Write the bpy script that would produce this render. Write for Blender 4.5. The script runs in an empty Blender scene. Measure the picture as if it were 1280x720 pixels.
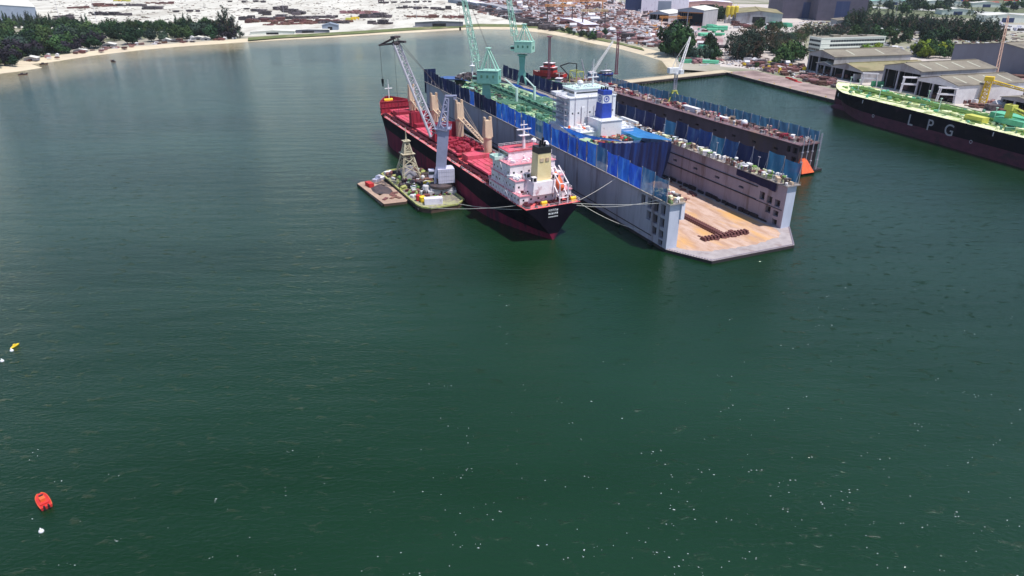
import bpy, math, random
from mathutils import Vector, Matrix, noise
R = math.radians
rnd = random.Random(11)
S = bpy.context.scene
COL = S.collection

# ------------------------------------------------------------------ camera
FPX = 853.0; TH = math.atan(410/853.0); HC = 100.0
_c, _s = math.cos(TH), math.sin(TH)
def ray(x, y):
    rx = (x-640)/FPX; ry = (y-360)/FPX
    return Vector((rx, _c-ry*_s, -_s-ry*_c))
def gp(x, y, z=0.0):
    """point of the level z that shows at a pixel of the photograph"""
    d = ray(x, y); t = (z-HC)/d.z
    return Vector((d.x*t, d.y*t, z))
def hz(x, yb, zb, yt):
    p = gp(x, yb, zb); d = ray(x, yt)
    return HC+d.z*(p.y/d.y)
cd = bpy.data.cameras.new('camera'); cam = bpy.data.objects.new('camera', cd); COL.objects.link(cam)
cam.location = (0, 0, HC); cam.rotation_euler = (R(90)-TH, 0, 0)
cd.sensor_width = 36; cd.lens = FPX/1280*36; cd.clip_start = 1; cd.clip_end = 30000
S.camera = cam

# ------------------------------------------------------------------ light
SUN = Vector((0.35, -0.20, 0.91)).normalized()
w = bpy.data.worlds.new('World'); S.world = w; w.use_nodes = True
nt = w.node_tree; bg = nt.nodes['Background']
sk = nt.nodes.new('ShaderNodeTexSky'); sk.sky_type = 'NISHITA'; sk.sun_disc = False
el = math.asin(SUN.z); az = math.atan2(SUN.x, SUN.y)
sk.sun_elevation = el; sk.sun_rotation = az
sk.air_density = 1.0; sk.dust_density = 0.4; sk.ozone_density = 1.2
nt.links.new(sk.outputs[0], bg.inputs[0]); bg.inputs[1].default_value = 0.14
sl = bpy.data.lights.new('sun', 'SUN'); sl.energy = 4.7; sl.angle = R(0.53); sl.color = (1, 0.96, 0.9)
so = bpy.data.objects.new('sun', sl); COL.objects.link(so)
so.rotation_euler = (-SUN).to_track_quat('-Z', 'Y').to_euler()
S.view_settings.view_transform = 'Standard'; S.view_settings.look = 'None'
S.view_settings.exposure = 0.08; S.view_settings.gamma = 1
S.view_settings.use_curve_mapping = False
S.cycles.max_bounces = 6; S.cycles.transparent_max_bounces = 8
S.cycles.use_denoising = True
S.cycles.sample_clamp_indirect = 4

# ------------------------------------------------------------------ materials
def lin(c):
    return tuple(((v/255)/12.92 if v/255 <= 0.04045 else ((v/255+0.055)/1.055)**2.4) for v in c)
MATS = {}
def mat(name, col, col2=None, scale=0.3, rough=0.7, metal=0.0, bump=0.0, stretch=(1, 1, 1), lo=0.35, hi=0.65,
        dirt=None, dirt_amt=0.25, dirt_scale=0.05, objvar=0.0, alpha=1.0, detail=5, spec=0.3):
    if name in MATS: return MATS[name]
    m = bpy.data.materials.new(name); m.use_nodes = True; n = m.node_tree; L = n.links
    b = n.nodes['Principled BSDF']
    b.inputs['Roughness'].default_value = rough; b.inputs['Metallic'].default_value = metal
    b.inputs['Specular IOR Level'].default_value = spec
    tc = n.nodes.new('ShaderNodeTexCoord'); mp = n.nodes.new('ShaderNodeMapping')
    L.new(tc.outputs['Object'], mp.inputs[0]); mp.inputs['Scale'].default_value = stretch
    no = n.nodes.new('ShaderNodeTexNoise'); no.inputs['Scale'].default_value = scale; no.inputs['Detail'].default_value = detail
    no.inputs['Roughness'].default_value = 0.65
    L.new(mp.outputs[0], no.inputs['Vector'])
    rp = n.nodes.new('ShaderNodeMapRange'); rp.inputs['From Min'].default_value = lo; rp.inputs['From Max'].default_value = hi
    L.new(no.outputs[0], rp.inputs[0])
    mx = n.nodes.new('ShaderNodeMix'); mx.data_type = 'RGBA'
    c2 = col2 or tuple(v*0.7 for v in col)
    mx.inputs[6].default_value = (*col, 1); mx.inputs[7].default_value = (*c2, 1)
    L.new(rp.outputs[0], mx.inputs[0]); out = mx.outputs[2]
    if dirt:
        n2 = n.nodes.new('ShaderNodeTexNoise'); n2.inputs['Scale'].default_value = dirt_scale; n2.inputs['Detail'].default_value = 6
        n2.inputs['Roughness'].default_value = 0.7
        L.new(mp.outputs[0], n2.inputs['Vector'])
        r2 = n.nodes.new('ShaderNodeMapRange'); r2.inputs['From Min'].default_value = 0.62-dirt_amt*0.5; r2.inputs['From Max'].default_value = 0.72-dirt_amt*0.3
        L.new(n2.outputs[0], r2.inputs[0])
        m2 = n.nodes.new('ShaderNodeMix'); m2.data_type = 'RGBA'; m2.inputs[7].default_value = (*dirt, 1)
        L.new(r2.outputs[0], m2.inputs[0]); L.new(out, m2.inputs[6]); out = m2.outputs[2]
    if objvar:
        oi = n.nodes.new('ShaderNodeObjectInfo'); hs = n.nodes.new('ShaderNodeHueSaturation')
        r3 = n.nodes.new('ShaderNodeMapRange'); r3.inputs['To Min'].default_value = 1-objvar; r3.inputs['To Max'].default_value = 1+objvar
        L.new(oi.outputs['Random'], r3.inputs[0]); L.new(r3.outputs[0], hs.inputs['Value'])
        r4 = n.nodes.new('ShaderNodeMapRange'); r4.inputs['To Min'].default_value = 0.5-objvar*0.06; r4.inputs['To Max'].default_value = 0.5+objvar*0.06
        ml = n.nodes.new('ShaderNodeMath'); ml.operation = 'FRACT'; m7 = n.nodes.new('ShaderNodeMath'); m7.operation = 'MULTIPLY'; m7.inputs[1].default_value = 7.31
        L.new(oi.outputs['Random'], m7.inputs[0]); L.new(m7.outputs[0], ml.inputs[0]); L.new(ml.outputs[0], r4.inputs[0]); L.new(r4.outputs[0], hs.inputs['Hue'])
        L.new(out, hs.inputs['Color']); out = hs.outputs[0]
    L.new(out, b.inputs['Base Color'])
    if bump:
        bp = n.nodes.new('ShaderNodeBump'); bp.inputs['Strength'].default_value = bump; bp.inputs['Distance'].default_value = 0.3
        L.new(no.outputs[0], bp.inputs['Height']); L.new(bp.outputs[0], b.inputs['Normal'])
    if alpha < 1: b.inputs['Alpha'].default_value = alpha
    MATS[name] = m; return m

M = dict(
 hull_black=mat('hull_black', (0.005, 0.004, 0.009), (0.010, 0.007, 0.015), 0.15, 0.6, dirt=(0.035, 0.02, 0.03), dirt_amt=0.1, dirt_scale=0.08, spec=0.02),
 hull_red=mat('hull_red', (0.20, 0.020, 0.050), (0.12, 0.014, 0.038), 0.3, 0.7, stretch=(1, 1, 0.15), dirt=(0.05, 0.018, 0.035), dirt_amt=0.3, dirt_scale=0.2, spec=0.05),
 hull_purple=mat('hull_purple', (0.14, 0.036, 0.062), (0.09, 0.026, 0.045), 0.2, 0.75, spec=0.15, stretch=(1, 1, 1.5), dirt=(0.05, 0.03, 0.04), dirt_amt=0.2),
 deck_red=mat('deck_red', (0.80, 0.15, 0.155), (0.60, 0.09, 0.10), 0.4, 0.65, detail=8, dirt=(0.32, 0.07, 0.07), dirt_amt=0.32, dirt_scale=0.09),
 block_red=mat('block_red', (0.34, 0.025, 0.05), (0.24, 0.018, 0.04), 0.2, 0.65),
 hatch_red=mat('hatch_red', (0.74, 0.11, 0.17), (0.60, 0.08, 0.13), 0.3, 0.6, dirt=(0.36, 0.08, 0.08), dirt_amt=0.32, dirt_scale=0.18),
 dark_red=mat('dark_red', (0.10, 0.015, 0.025), (0.05, 0.01, 0.02), 0.5, 0.7),
 cream=mat('cream', (0.66, 0.50, 0.36), (0.52, 0.38, 0.27), 0.3, 0.6, stretch=(1, 1, 0.3), dirt=(0.34, 0.18, 0.10), dirt_amt=0.12, dirt_scale=0.3),
 funnel_yellow=mat('funnel_yellow', (0.86, 0.72, 0.42), (0.76, 0.60, 0.32), 0.4, 0.5),
 letter_grey=mat('letter_grey', (0.52, 0.46, 0.48), (0.40, 0.34, 0.38), 0.8, 0.6),
 pinkwhite=mat('pinkwhite', (0.86, 0.80, 0.84), (0.78, 0.68, 0.73), 0.5, 0.6, dirt=(0.50, 0.30, 0.34), dirt_amt=0.16, dirt_scale=0.35),
 white=mat('white', (0.80, 0.80, 0.82), (0.70, 0.70, 0.74), 0.4, 0.55, dirt=(0.45, 0.38, 0.36), dirt_amt=0.05, dirt_scale=0.3),
 lavender=mat('lavender', (0.82, 0.79, 0.88), (0.74, 0.70, 0.80), 0.3, 0.6, dirt=(0.42, 0.36, 0.42), dirt_amt=0.08, dirt_scale=0.3, stretch=(1, 1, 0.3)),
 mint=mat('mint', (0.62, 0.78, 0.72), (0.50, 0.66, 0.60), 0.5, 0.6),
 black=mat('black', (0.012, 0.012, 0.016), (0.03, 0.03, 0.035), 0.6, 0.5),
 window=mat('window', (0.015, 0.02, 0.03), (0.03, 0.04, 0.05), 1.5, 0.15, spec=0.6),
 orange=mat('orange', (0.80, 0.16, 0.05), (0.65, 0.10, 0.04), 0.6, 0.5),
 redpaint=mat('redpaint', (0.62, 0.045, 0.04), (0.46, 0.03, 0.03), 0.6, 0.5),
 yellow=mat('yellow', (0.85, 0.60, 0.04), (0.70, 0.45, 0.03), 0.7, 0.5),
 blue=mat('blue', (0.03, 0.07, 0.42), (0.02, 0.05, 0.30), 0.6, 0.5),
 green=mat('green', (0.08, 0.40, 0.20), (0.05, 0.26, 0.13), 0.6, 0.6),
 tarp_blue=mat('tarp_blue', (0.018, 0.10, 0.48), (0.012, 0.055, 0.30), 0.5, 0.6, bump=0.5, stretch=(1, 1, 0.25), dirt=(0.05, 0.17, 0.45), dirt_amt=0.25, dirt_scale=0.35, objvar=0.15),  # dirt colour here paints light on vertical folds as paler streaks
 tarp_blue_shaded=mat('tarp_blue_shaded', (0.016, 0.075, 0.30), (0.010, 0.04, 0.18), 0.5, 0.6, bump=0.5, stretch=(1, 1, 0.25), dirt=(0.07, 0.16, 0.34), dirt_amt=0.25, dirt_scale=0.3, objvar=0.2),  # darker copy of tarp_blue, shade on the right wall put into colour
 tarp_navy=mat('tarp_navy', (0.010, 0.018, 0.085), (0.007, 0.012, 0.06), 0.3, 0.6, bump=0.3, stretch=(1, 1, 0.3), objvar=0.2),
 tarp_teal=mat('tarp_teal', (0.025, 0.12, 0.24), (0.02, 0.085, 0.19), 0.3, 0.6, stretch=(1, 1, 0.3), alpha=0.78, dirt=(0.12, 0.22, 0.34), dirt_amt=0.2, dirt_scale=0.3, objvar=0.15),
 tarp_steel=mat('tarp_steel', (0.045, 0.13, 0.25), (0.03, 0.09, 0.19), 0.3, 0.65, stretch=(1, 1, 0.3), alpha=0.85, objvar=0.12),
 lpg_mess=mat('lpg_mess', (0.05, 0.13, 0.04), (0.60, 0.64, 0.26), 0.55, 0.7, lo=0.42, hi=0.58, dirt=(0.10, 0.40, 0.26), dirt_amt=0.25, dirt_scale=0.15, detail=8),
 tank_mess=mat('tank_mess', (0.06, 0.12, 0.08), (0.34, 0.52, 0.28), 0.6, 0.7, lo=0.42, hi=0.6, dirt=(0.30, 0.20, 0.16), dirt_amt=0.2, dirt_scale=0.2, detail=8),
 tarp_shaded=mat('tarp_shaded', (0.012, 0.05, 0.24), (0.016, 0.024, 0.09), 0.12, 0.55, bump=0.4, stretch=(1, 1, 0.15)),  # shade on the stern curtain put into a darker blue
 tarp_azure=mat('tarp_azure', (0.08, 0.34, 0.74), (0.05, 0.24, 0.60), 0.2, 0.5, bump=0.3),
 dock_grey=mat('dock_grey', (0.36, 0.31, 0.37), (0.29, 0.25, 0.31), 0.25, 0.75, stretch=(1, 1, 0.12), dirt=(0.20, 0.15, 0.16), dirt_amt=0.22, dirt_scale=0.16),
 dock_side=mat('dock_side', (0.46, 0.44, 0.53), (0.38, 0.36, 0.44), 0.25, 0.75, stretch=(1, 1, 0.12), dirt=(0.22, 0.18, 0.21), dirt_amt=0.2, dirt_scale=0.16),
 dock_end=mat('dock_end', (0.55, 0.58, 0.70), (0.46, 0.49, 0.60), 0.3, 0.7, stretch=(1, 1, 0.3)),
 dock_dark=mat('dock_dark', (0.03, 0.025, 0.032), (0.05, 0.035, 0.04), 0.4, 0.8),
 rust_wall=mat('rust_wall', (0.20, 0.115, 0.135), (0.12, 0.07, 0.085), 0.1, 0.85, stretch=(1, 1, 0.3), dirt=(0.20, 0.11, 0.09), dirt_amt=0.2),
 floor_rust=mat('floor_rust', (0.56, 0.40, 0.33), (0.44, 0.27, 0.19), 0.22, 0.85, dirt=(0.62, 0.35, 0.14), dirt_amt=0.26, dirt_scale=0.06, stretch=(0.4, 1.3, 1), detail=10, lo=0.42, hi=0.58),
 apron=mat('apron', (0.42, 0.37, 0.37), (0.31, 0.265, 0.27), 0.3, 0.85, dirt=(0.28, 0.21, 0.20), dirt_amt=0.2, dirt_scale=0.15, detail=9),
 keel_block=mat('keel_block', (0.20, 0.08, 0.075), (0.12, 0.05, 0.05), 0.8, 0.8),
 catwalk=mat('catwalk', (0.32, 0.28, 0.27), (0.20, 0.16, 0.17), 0.3, 0.8, dirt=(0.45, 0.42, 0.36), dirt_amt=0.3, dirt_scale=0.3),
 crane_green=mat('crane_green', (0.19, 0.45, 0.39), (0.15, 0.38, 0.33), 0.3, 0.55, dirt=(0.12, 0.30, 0.27), dirt_amt=0.1, dirt_scale=0.3),
 crane_mint=mat('crane_mint', (0.40, 0.66, 0.55), (0.32, 0.56, 0.47), 0.3, 0.55),
 crane_grey=mat('crane_grey', (0.34, 0.35, 0.50), (0.28, 0.29, 0.42), 0.3, 0.55),
 crane_lav=mat('crane_lav', (0.62, 0.60, 0.74), (0.54, 0.52, 0.66), 0.3, 0.55),
 boom_grey=mat('boom_grey', (0.46, 0.44, 0.50), (0.36, 0.34, 0.40), 0.4, 0.5),
 steel_dark=mat('steel_dark', (0.06, 0.05, 0.06), (0.10, 0.07, 0.07), 0.5, 0.7),
 tank_green=mat('tank_green', (0.42, 0.58, 0.32), (0.28, 0.38, 0.24), 0.15, 0.7, dirt=(0.16, 0.22, 0.17), dirt_amt=0.25, dirt_scale=0.12),
 pipe_green=mat('pipe_green', (0.10, 0.26, 0.17), (0.07, 0.16, 0.12), 0.3, 0.6),
 deck_pink=mat('deck_pink', (0.80, 0.34, 0.40), (0.70, 0.24, 0.30), 0.5, 0.6),
 lpg_deck=mat('lpg_deck', (0.84, 0.85, 0.58), (0.68, 0.70, 0.40), 0.3, 0.7, dirt=(0.34, 0.40, 0.14), dirt_amt=0.28, dirt_scale=0.12),
 lpg_pipe=mat('lpg_pipe', (0.10, 0.22, 0.06), (0.24, 0.36, 0.10), 0.3, 0.6),
 lpg_green=mat('lpg_green', (0.10, 0.42, 0.26), (0.16, 0.50, 0.32), 0.3, 0.6),
 lpg_yellow=mat('lpg_yellow', (0.62, 0.60, 0.12), (0.50, 0.50, 0.10), 0.4, 0.6),
 barge_hull=mat('barge_hull', (0.07, 0.045, 0.04), (0.12, 0.07, 0.05), 0.4, 0.8),
 barge_rim=mat('barge_rim', (0.50, 0.52, 0.16), (0.28, 0.28, 0.14), 0.5, 0.7),
 barge_deck=mat('barge_deck', (0.26, 0.22, 0.20), (0.14, 0.12, 0.12), 0.3, 0.85, dirt=(0.36, 0.36, 0.20), dirt_amt=0.35, dirt_scale=0.25),
 wood_deck=mat('wood_deck', (0.46, 0.32, 0.24), (0.34, 0.23, 0.18), 0.4, 0.85),
 rope=mat('rope', (0.62, 0.60, 0.55), (0.5, 0.48, 0.45), 1, 0.8),
 concrete=mat('concrete', (0.46, 0.38, 0.30), (0.38, 0.31, 0.25), 0.05, 0.9, dirt=(0.30, 0.24, 0.2), dirt_amt=0.2, dirt_scale=0.03),
 quay_top=mat('quay_top', (0.42, 0.31, 0.28), (0.30, 0.21, 0.20), 0.06, 0.9, dirt=(0.20, 0.14, 0.13), dirt_amt=0.3, dirt_scale=0.05),
 quay_wall=mat('quay_wall', (0.06, 0.045, 0.05), (0.03, 0.025, 0.03), 0.3, 0.9, stretch=(1, 1, 0.3)),
 jetty_top=mat('jetty_top', (0.56, 0.47, 0.33), (0.46, 0.38, 0.28), 0.08, 0.9),
 sand_beach=mat('sand_beach', (0.66, 0.56, 0.40), (0.52, 0.43, 0.32), 0.03, 0.95),
 roof_tan=mat('roof_tan', (0.26, 0.23, 0.18), (0.20, 0.17, 0.135), 0.06, 0.85, dirt=(0.14, 0.12, 0.10), dirt_amt=0.2, dirt_scale=0.05),
 roof_olive=mat('roof_olive', (0.26, 0.24, 0.13), (0.32, 0.25, 0.15), 0.06, 0.85, dirt=(0.18, 0.16, 0.08), dirt_amt=0.3, dirt_scale=0.05),
 roof_pale=mat('roof_pale', (0.72, 0.70, 0.64), (0.62, 0.60, 0.56), 0.05, 0.7),
 skylight=mat('skylight', (0.50, 0.50, 0.40), (0.42, 0.42, 0.33), 0.3, 0.6),
 shed_wall=mat('shed_wall', (0.40, 0.39, 0.41), (0.32, 0.31, 0.34), 0.1, 0.8, stretch=(1, 1, 0.3), dirt=(0.22, 0.19, 0.2), dirt_amt=0.2, dirt_scale=0.08),
 shed_slate=mat('shed_slate', (0.20, 0.20, 0.25), (0.17, 0.165, 0.21), 0.05, 0.8, stretch=(1, 1, 0.3)),
 shed_bluegrey=mat('shed_bluegrey', (0.26, 0.30, 0.38), (0.21, 0.25, 0.32), 0.05, 0.8),
 shed_navy=mat('shed_navy', (0.025, 0.04, 0.12), (0.04, 0.055, 0.14), 0.2, 0.7, stretch=(1, 1, 0.1)),
 shed_purple=mat('shed_purple', (0.085, 0.075, 0.11), (0.11, 0.095, 0.14), 0.1, 0.8),
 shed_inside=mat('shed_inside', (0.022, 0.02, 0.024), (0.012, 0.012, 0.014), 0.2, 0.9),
 office_white=mat('office_white', (0.78, 0.80, 0.74), (0.70, 0.72, 0.66), 0.1, 0.7),
 trunk=mat('trunk_bark', (0.12, 0.085, 0.06), (0.07, 0.05, 0.04), 1.0, 0.9),
 silo=mat('silo_yellow', (0.72, 0.55, 0.06), (0.55, 0.42, 0.05), 0.3, 0.6),
 rusty=mat('rusty_steel', (0.22, 0.10, 0.085), (0.13, 0.06, 0.055), 0.3, 0.85, objvar=0.35),
 pile_dark=mat('pile_steel', (0.13, 0.105, 0.115), (0.07, 0.055, 0.06), 0.3, 0.8, objvar=0.4),
 pile_pink=mat('pile_primer', (0.44, 0.25, 0.24), (0.34, 0.18, 0.18), 0.3, 0.8, objvar=0.35),
 pile_white=mat('pile_white', (0.70, 0.68, 0.70), (0.58, 0.55, 0.58), 0.3, 0.7, objvar=0.2),
 orange_steel=mat('orange_steel', (0.62, 0.28, 0.08), (0.50, 0.22, 0.06), 0.4, 0.6),
 purple_steel=mat('purple_steel', (0.24, 0.06, 0.10), (0.16, 0.04, 0.08), 0.5, 0.6),
)
# foliage
def leafmat(name, a, b):
    return mat(name, a, b, 0.5, 0.7, objvar=0.5, lo=0.3, hi=0.7, spec=0.1)
LEAF = [leafmat('leaf_dark', (0.028, 0.060, 0.024), (0.014, 0.030, 0.014)),
        leafmat('leaf_mid', (0.055, 0.100, 0.032), (0.024, 0.050, 0.018)),
        leafmat('leaf_grey', (0.045, 0.070, 0.050), (0.022, 0.036, 0.028)),
        leafmat('leaf_shadow', (0.030, 0.024, 0.034), (0.016, 0.014, 0.020)),  # shadow among the crowns put into the leaf colour
        leafmat('leaf_lime', (0.22, 0.28, 0.03), (0.14, 0.20, 0.02)),
        leafmat('leaf_brown', (0.11, 0.085, 0.055), (0.06, 0.05, 0.03))]

def translucent(m, f):
    n = m.node_tree; L = n.links; b = n.nodes['Principled BSDF']; o = n.nodes['Material Output']
    t = n.nodes.new('ShaderNodeBsdfTranslucent'); mx = n.nodes.new('ShaderNodeMixShader'); mx.inputs[0].default_value = f
    src = b.inputs['Base Color'].links[0].from_socket
    hs = n.nodes.new('ShaderNodeHueSaturation'); hs.inputs['Value'].default_value = 1.6; L.new(src, hs.inputs['Color']); L.new(hs.outputs[0], t.inputs[0])
    L.new(b.outputs[0], mx.inputs[1]); L.new(t.outputs[0], mx.inputs[2]); L.new(mx.outputs[0], o.inputs[0])
for k_, f_ in (('tarp_blue', .5), ('tarp_teal', .4), ('tarp_steel', .4), ('tarp_azure', .4), ('tarp_navy', .15)): translucent(M[k_], f_)
# ------------------------------------------------------------------ mesh building
class MB:
    def __init__(s): s.v = []; s.f = []; s.m = []
    def add(s, vs, fs, mi=0):
        o = len(s.v); s.v += [tuple(v) for v in vs]; s.f += [tuple(i+o for i in f) for f in fs]; s.m += [mi]*len(fs)
    def box(s, x0, x1, y0, y1, z0, z1, mi=0):
        if x0 > x1: x0, x1 = x1, x0
        if y0 > y1: y0, y1 = y1, y0
        s.add([(x0,y0,z0),(x1,y0,z0),(x1,y1,z0),(x0,y1,z0),(x0,y0,z1),(x1,y0,z1),(x1,y1,z1),(x0,y1,z1)],
              [(0,3,2,1),(4,5,6,7),(0,1,5,4),(1,2,6,5),(2,3,7,6),(3,0,4,7)], mi); return s
    def cbox(s, c, d, rz=0, mi=0):
        q = Matrix.Rotation(rz, 3, 'Z'); c = Vector(c)
        vs = [c+q@Vector((d[0]*i/2, d[1]*j/2, d[2]*k/2)) for k in (-1,1) for i,j in ((-1,-1),(1,-1),(1,1),(-1,1))]
        s.add(vs, [(0,3,2,1),(4,5,6,7),(0,1,5,4),(1,2,6,5),(2,3,7,6),(3,0,4,7)], mi); return s
    def frus(s, c0, d0, c1, d1, mi=0):
        """tapered box between two level rectangles"""
        vs = [Vector(c0)+Vector((d0[0]*i/2, d0[1]*j/2, 0)) for i,j in ((-1,-1),(1,-1),(1,1),(-1,1))]
        vs += [Vector(c1)+Vector((d1[0]*i/2, d1[1]*j/2, 0)) for i,j in ((-1,-1),(1,-1),(1,1),(-1,1))]
        s.add(vs, [(0,3,2,1),(4,5,6,7),(0,1,5,4),(1,2,6,5),(2,3,7,6),(3,0,4,7)], mi); return s
    def tube(s, p0, p1, r, n=6, r2=None, mi=0):
        p0 = Vector(p0); p1 = Vector(p1); d = (p1-p0)
        if d.length < 1e-6: return s
        q = d.to_track_quat('Z', 'Y').to_matrix(); r2 = r if r2 is None else r2
        vs = []
        for p, rr in ((p0, r), (p1, r2)):
            for i in range(n):
                a = 2*math.pi*i/n; vs.append(p+q@Vector((rr*math.cos(a), rr*math.sin(a), 0)))
        fs = [(i, (i+1) % n, n+(i+1) % n, n+i) for i in range(n)]+[tuple(range(n))[::-1], tuple(range(n, 2*n))]
        s.add(vs, fs, mi); return s
    def prism(s, poly, z0, z1, mi=0, mi_top=None):
        n = len(poly); A = sum(poly[i][0]*poly[(i+1)%n][1]-poly[(i+1)%n][0]*poly[i][1] for i in range(n))
        if A < 0: poly = poly[::-1]
        vs = [(p[0], p[1], z0) for p in poly]+[(p[0], p[1], z1) for p in poly]
        s.add(vs, [(i, (i+1)%n, n+(i+1)%n, n+i) for i in range(n)]+[tuple(range(n))[::-1]], mi)
        s.add([(p[0], p[1], z1) for p in poly], [tuple(range(n))], mi if mi_top is None else mi_top); return s
    def lathe(s, c, prof, n=12, mi=0):
        c = Vector(c); vs = []
        for r, z in prof:
            for i in range(n):
                a = 2*math.pi*i/n; vs.append(c+Vector((r*math.cos(a), r*math.sin(a), z)))
        fs = [(k*n+i, k*n+(i+1)%n, (k+1)*n+(i+1)%n, (k+1)*n+i) for k in range(len(prof)-1) for i in range(n)]
        fs += [tuple(range(n))[::-1], tuple((len(prof)-1)*n+i for i in range(n))]
        s.add(vs, fs, mi); return s
    def sheet(s, fn, nu, nv, mi=0):
        vs = [fn(i/nu, j/nv) for j in range(nv+1) for i in range(nu+1)]
        fs = [(j*(nu+1)+i, j*(nu+1)+i+1, (j+1)*(nu+1)+i+1, (j+1)*(nu+1)+i) for j in range(nv) for i in range(nu)]
        s.add(vs, fs, mi); return s
    def truss(s, p0, p1, w0, w1, bays, r, up=(0,0,1), rd=None, h0=None, h1=None, mi=0):
        """four-chord lattice from p0 to p1"""
        p0 = Vector(p0); p1 = Vector(p1); d = (p1-p0).normalized(); up = Vector(up)
        sx = d.cross(up)
        if sx.length < 0.05: sx = d.cross(Vector((1,0,0)))
        sx.normalize(); sy = sx.cross(d).normalized(); rd = rd or r*0.55
        h0 = w0 if h0 is None else h0; h1 = w1 if h1 is None else h1
        def ring(t):
            p = p0.lerp(p1, t); a = (w0+(w1-w0)*t)/2; b = (h0+(h1-h0)*t)/2
            return [p+sx*a*i+sy*b*j for i, j in ((-1,-1),(1,-1),(1,1),(-1,1))]
        rs = [ring(k/bays) for k in range(bays+1)]
        for j in range(4): s.tube(rs[0][j], rs[-1][j], r, 5, mi=mi)
        for k in range(bays):
            for j in range(4):
                a, b = (rs[k][j], rs[k+1][(j+1)%4]) if (k+j) % 2 else (rs[k][(j+1)%4], rs[k+1][j])
                s.tube(a, b, rd, 4, mi=mi)
                s.tube(rs[k][j], rs[k][(j+1)%4], rd, 4, mi=mi)
        for j in range(4): s.tube(rs[-1][j], rs[-1][(j+1)%4], rd, 4, mi=mi)
        return s
    def rail(s, pts, h=1.1, step=3.0, r=0.06, mi=0):
        for a, b in zip(pts[:-1], pts[1:]):
            a = Vector(a); b = Vector(b); n = max(1, int((b-a).length/step))
            for f in (0.5, 1.0): s.tube(a+Vector((0,0,h*f)), b+Vector((0,0,h*f)), r*0.8, 3, mi=mi)
            for i in range(n+1):
                p = a.lerp(b, i/n); s.tube(p, p+Vector((0,0,h)), r, 3, mi=mi)
        return s
    def build(s, name, mats, parent=None, smooth=False):
        me = bpy.data.meshes.new(name); me.from_pydata(s.v, [], s.f)
        if not isinstance(mats, (list, tuple)): mats = [mats]
        for m in mats: me.materials.append(m)
        me.polygons.foreach_set('material_index', s.m)
        if smooth: me.polygons.foreach_set('use_smooth', [True]*len(me.polygons))
        me.update(); o = bpy.data.objects.new(name, me); COL.objects.link(o)
        if parent: o.parent = parent
        return o
def box(*a, **k): return MB().box(*a, **k)
def tag(o, label=None, cat=None, group=None, kind=None):
    if label: o['label'] = label
    if cat: o['category'] = cat
    if group: o['group'] = group
    if kind: o['kind'] = kind
    return o
def thing(name, label, cat, loc=(0,0,0), rz=0, group=None):
    o = bpy.data.objects.new(name, None); COL.objects.link(o); o.location = loc; o.rotation_euler = (0, 0, rz)
    return tag(o, label, cat, group)
CH = {}
def copy_tree(o, parent=None):
    c = o.copy(); COL.objects.link(c); c.parent = parent
    for ch in list(o.children): copy_tree(ch, c)
    return c
def place(proto, loc, rz=0, sc=1.0, label=None, group=None, cat=None, used=set()):
    """first use moves the prototype itself, later uses copy it"""
    if proto.name not in used:
        used.add(proto.name); o = proto
    else: o = copy_tree(proto)
    o.location = loc; o.rotation_euler = (0, 0, rz)
    o.scale = (sc,)*3 if not isinstance(sc, (tuple, list)) else sc
    tag(o, label, cat, group); return o
def dirv(h): return Vector((math.cos(R(h)), math.sin(R(h)), 0))

def bits(parent, name, m, n_, fn, seed=1):
    """countable small gear: one mesh of each shape, copied as parts of their own"""
    q = random.Random(seed)
    sh = [MB().box(-.7, .7, -.5, .5, 0, .8).box(-.75, .75, -.55, .55, .803, .9), MB().lathe((0, 0, 0), [(.5, 0), (.5, .7), (.3, 1.0)], 8), MB().box(-.8, .8, -.15, .15, 0, .6).tube((-.5, 0, .7), (.5, 0, .7), .35, 7)]
    pr = [s.build(name, m, parent) for s in sh]; first = [True]*3
    for i in range(n_):
        k = i % 3; o = pr[k] if first[k] else pr[k].copy()
        if not first[k]: COL.objects.link(o)
        first[k] = False; x, y, z, a = fn(q); o.location = (x, y, z); o.scale = (a*q.uniform(.8, 1.6), a, a*q.uniform(.7, 1.2)); o.rotation_euler = (0, 0, q.uniform(0, 3.14))
# ------------------------------------------------------------------ the setting
shore_px = [(-120,112),(-40,99),(0,92),(25,89),(52,84.5),(38,80),(60,78),(80,75),(120,69),(150,65.5),(180,62),(240,57),(300,53),(350,50),(400,47.5),(450,44.5),
            (500,41.5),(560,38),(600,36),(640,37),(680,41),(710,47),(740,54),(775,61),(805,69),(828,76),(838,89)]
shore = [gp(x, y, 0) for x, y in shore_px]
Q0 = gp(905, 90, 2.3); Q1 = gp(1045, 126, 2.3); qd = (Q1-Q0).normalized(); qn = Vector((qd.y, -qd.x, 0))
if qn.x < 0: qn = -qn
Q2 = Q1+qd*420
GZ = 2.0
# water, fine where it shows
def axis(a, b, n, far):
    return [-far]+[a+(b-a)*i/n for i in range(n+1)]+[far]
xs = [-9000, -4000, -1500]+[-900+25*i for i in range(73)]+[1500, 4000, 9000]
ys = [-3000, -500, 0]+[25*i for i in range(1, 57)]+[1700, 2500, 9000]
def dshore(x, y):
    p = Vector((x, y, 0)); best = 1e9
    for a, b in zip(shore[:-1], shore[1:]):
        ab = b-a; t = max(0, min(1, (p-a).dot(ab)/ab.length_squared)); best = min(best, (p-a-ab*t).length)
    return best
mw = MB(); nx = len(xs)
mw.v = [(x, y, 0) for y in ys for x in xs]
mw.f = [(j*nx+i, j*nx+i+1, (j+1)*nx+i+1, (j+1)*nx+i) for j in range(len(ys)-1) for i in range(nx-1)]; mw.m = [0]*len(mw.f)
wm = bpy.data.materials.new('water_surface'); wm.use_nodes = True; n = wm.node_tree; L = n.links; b = n.nodes['Principled BSDF']
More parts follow.
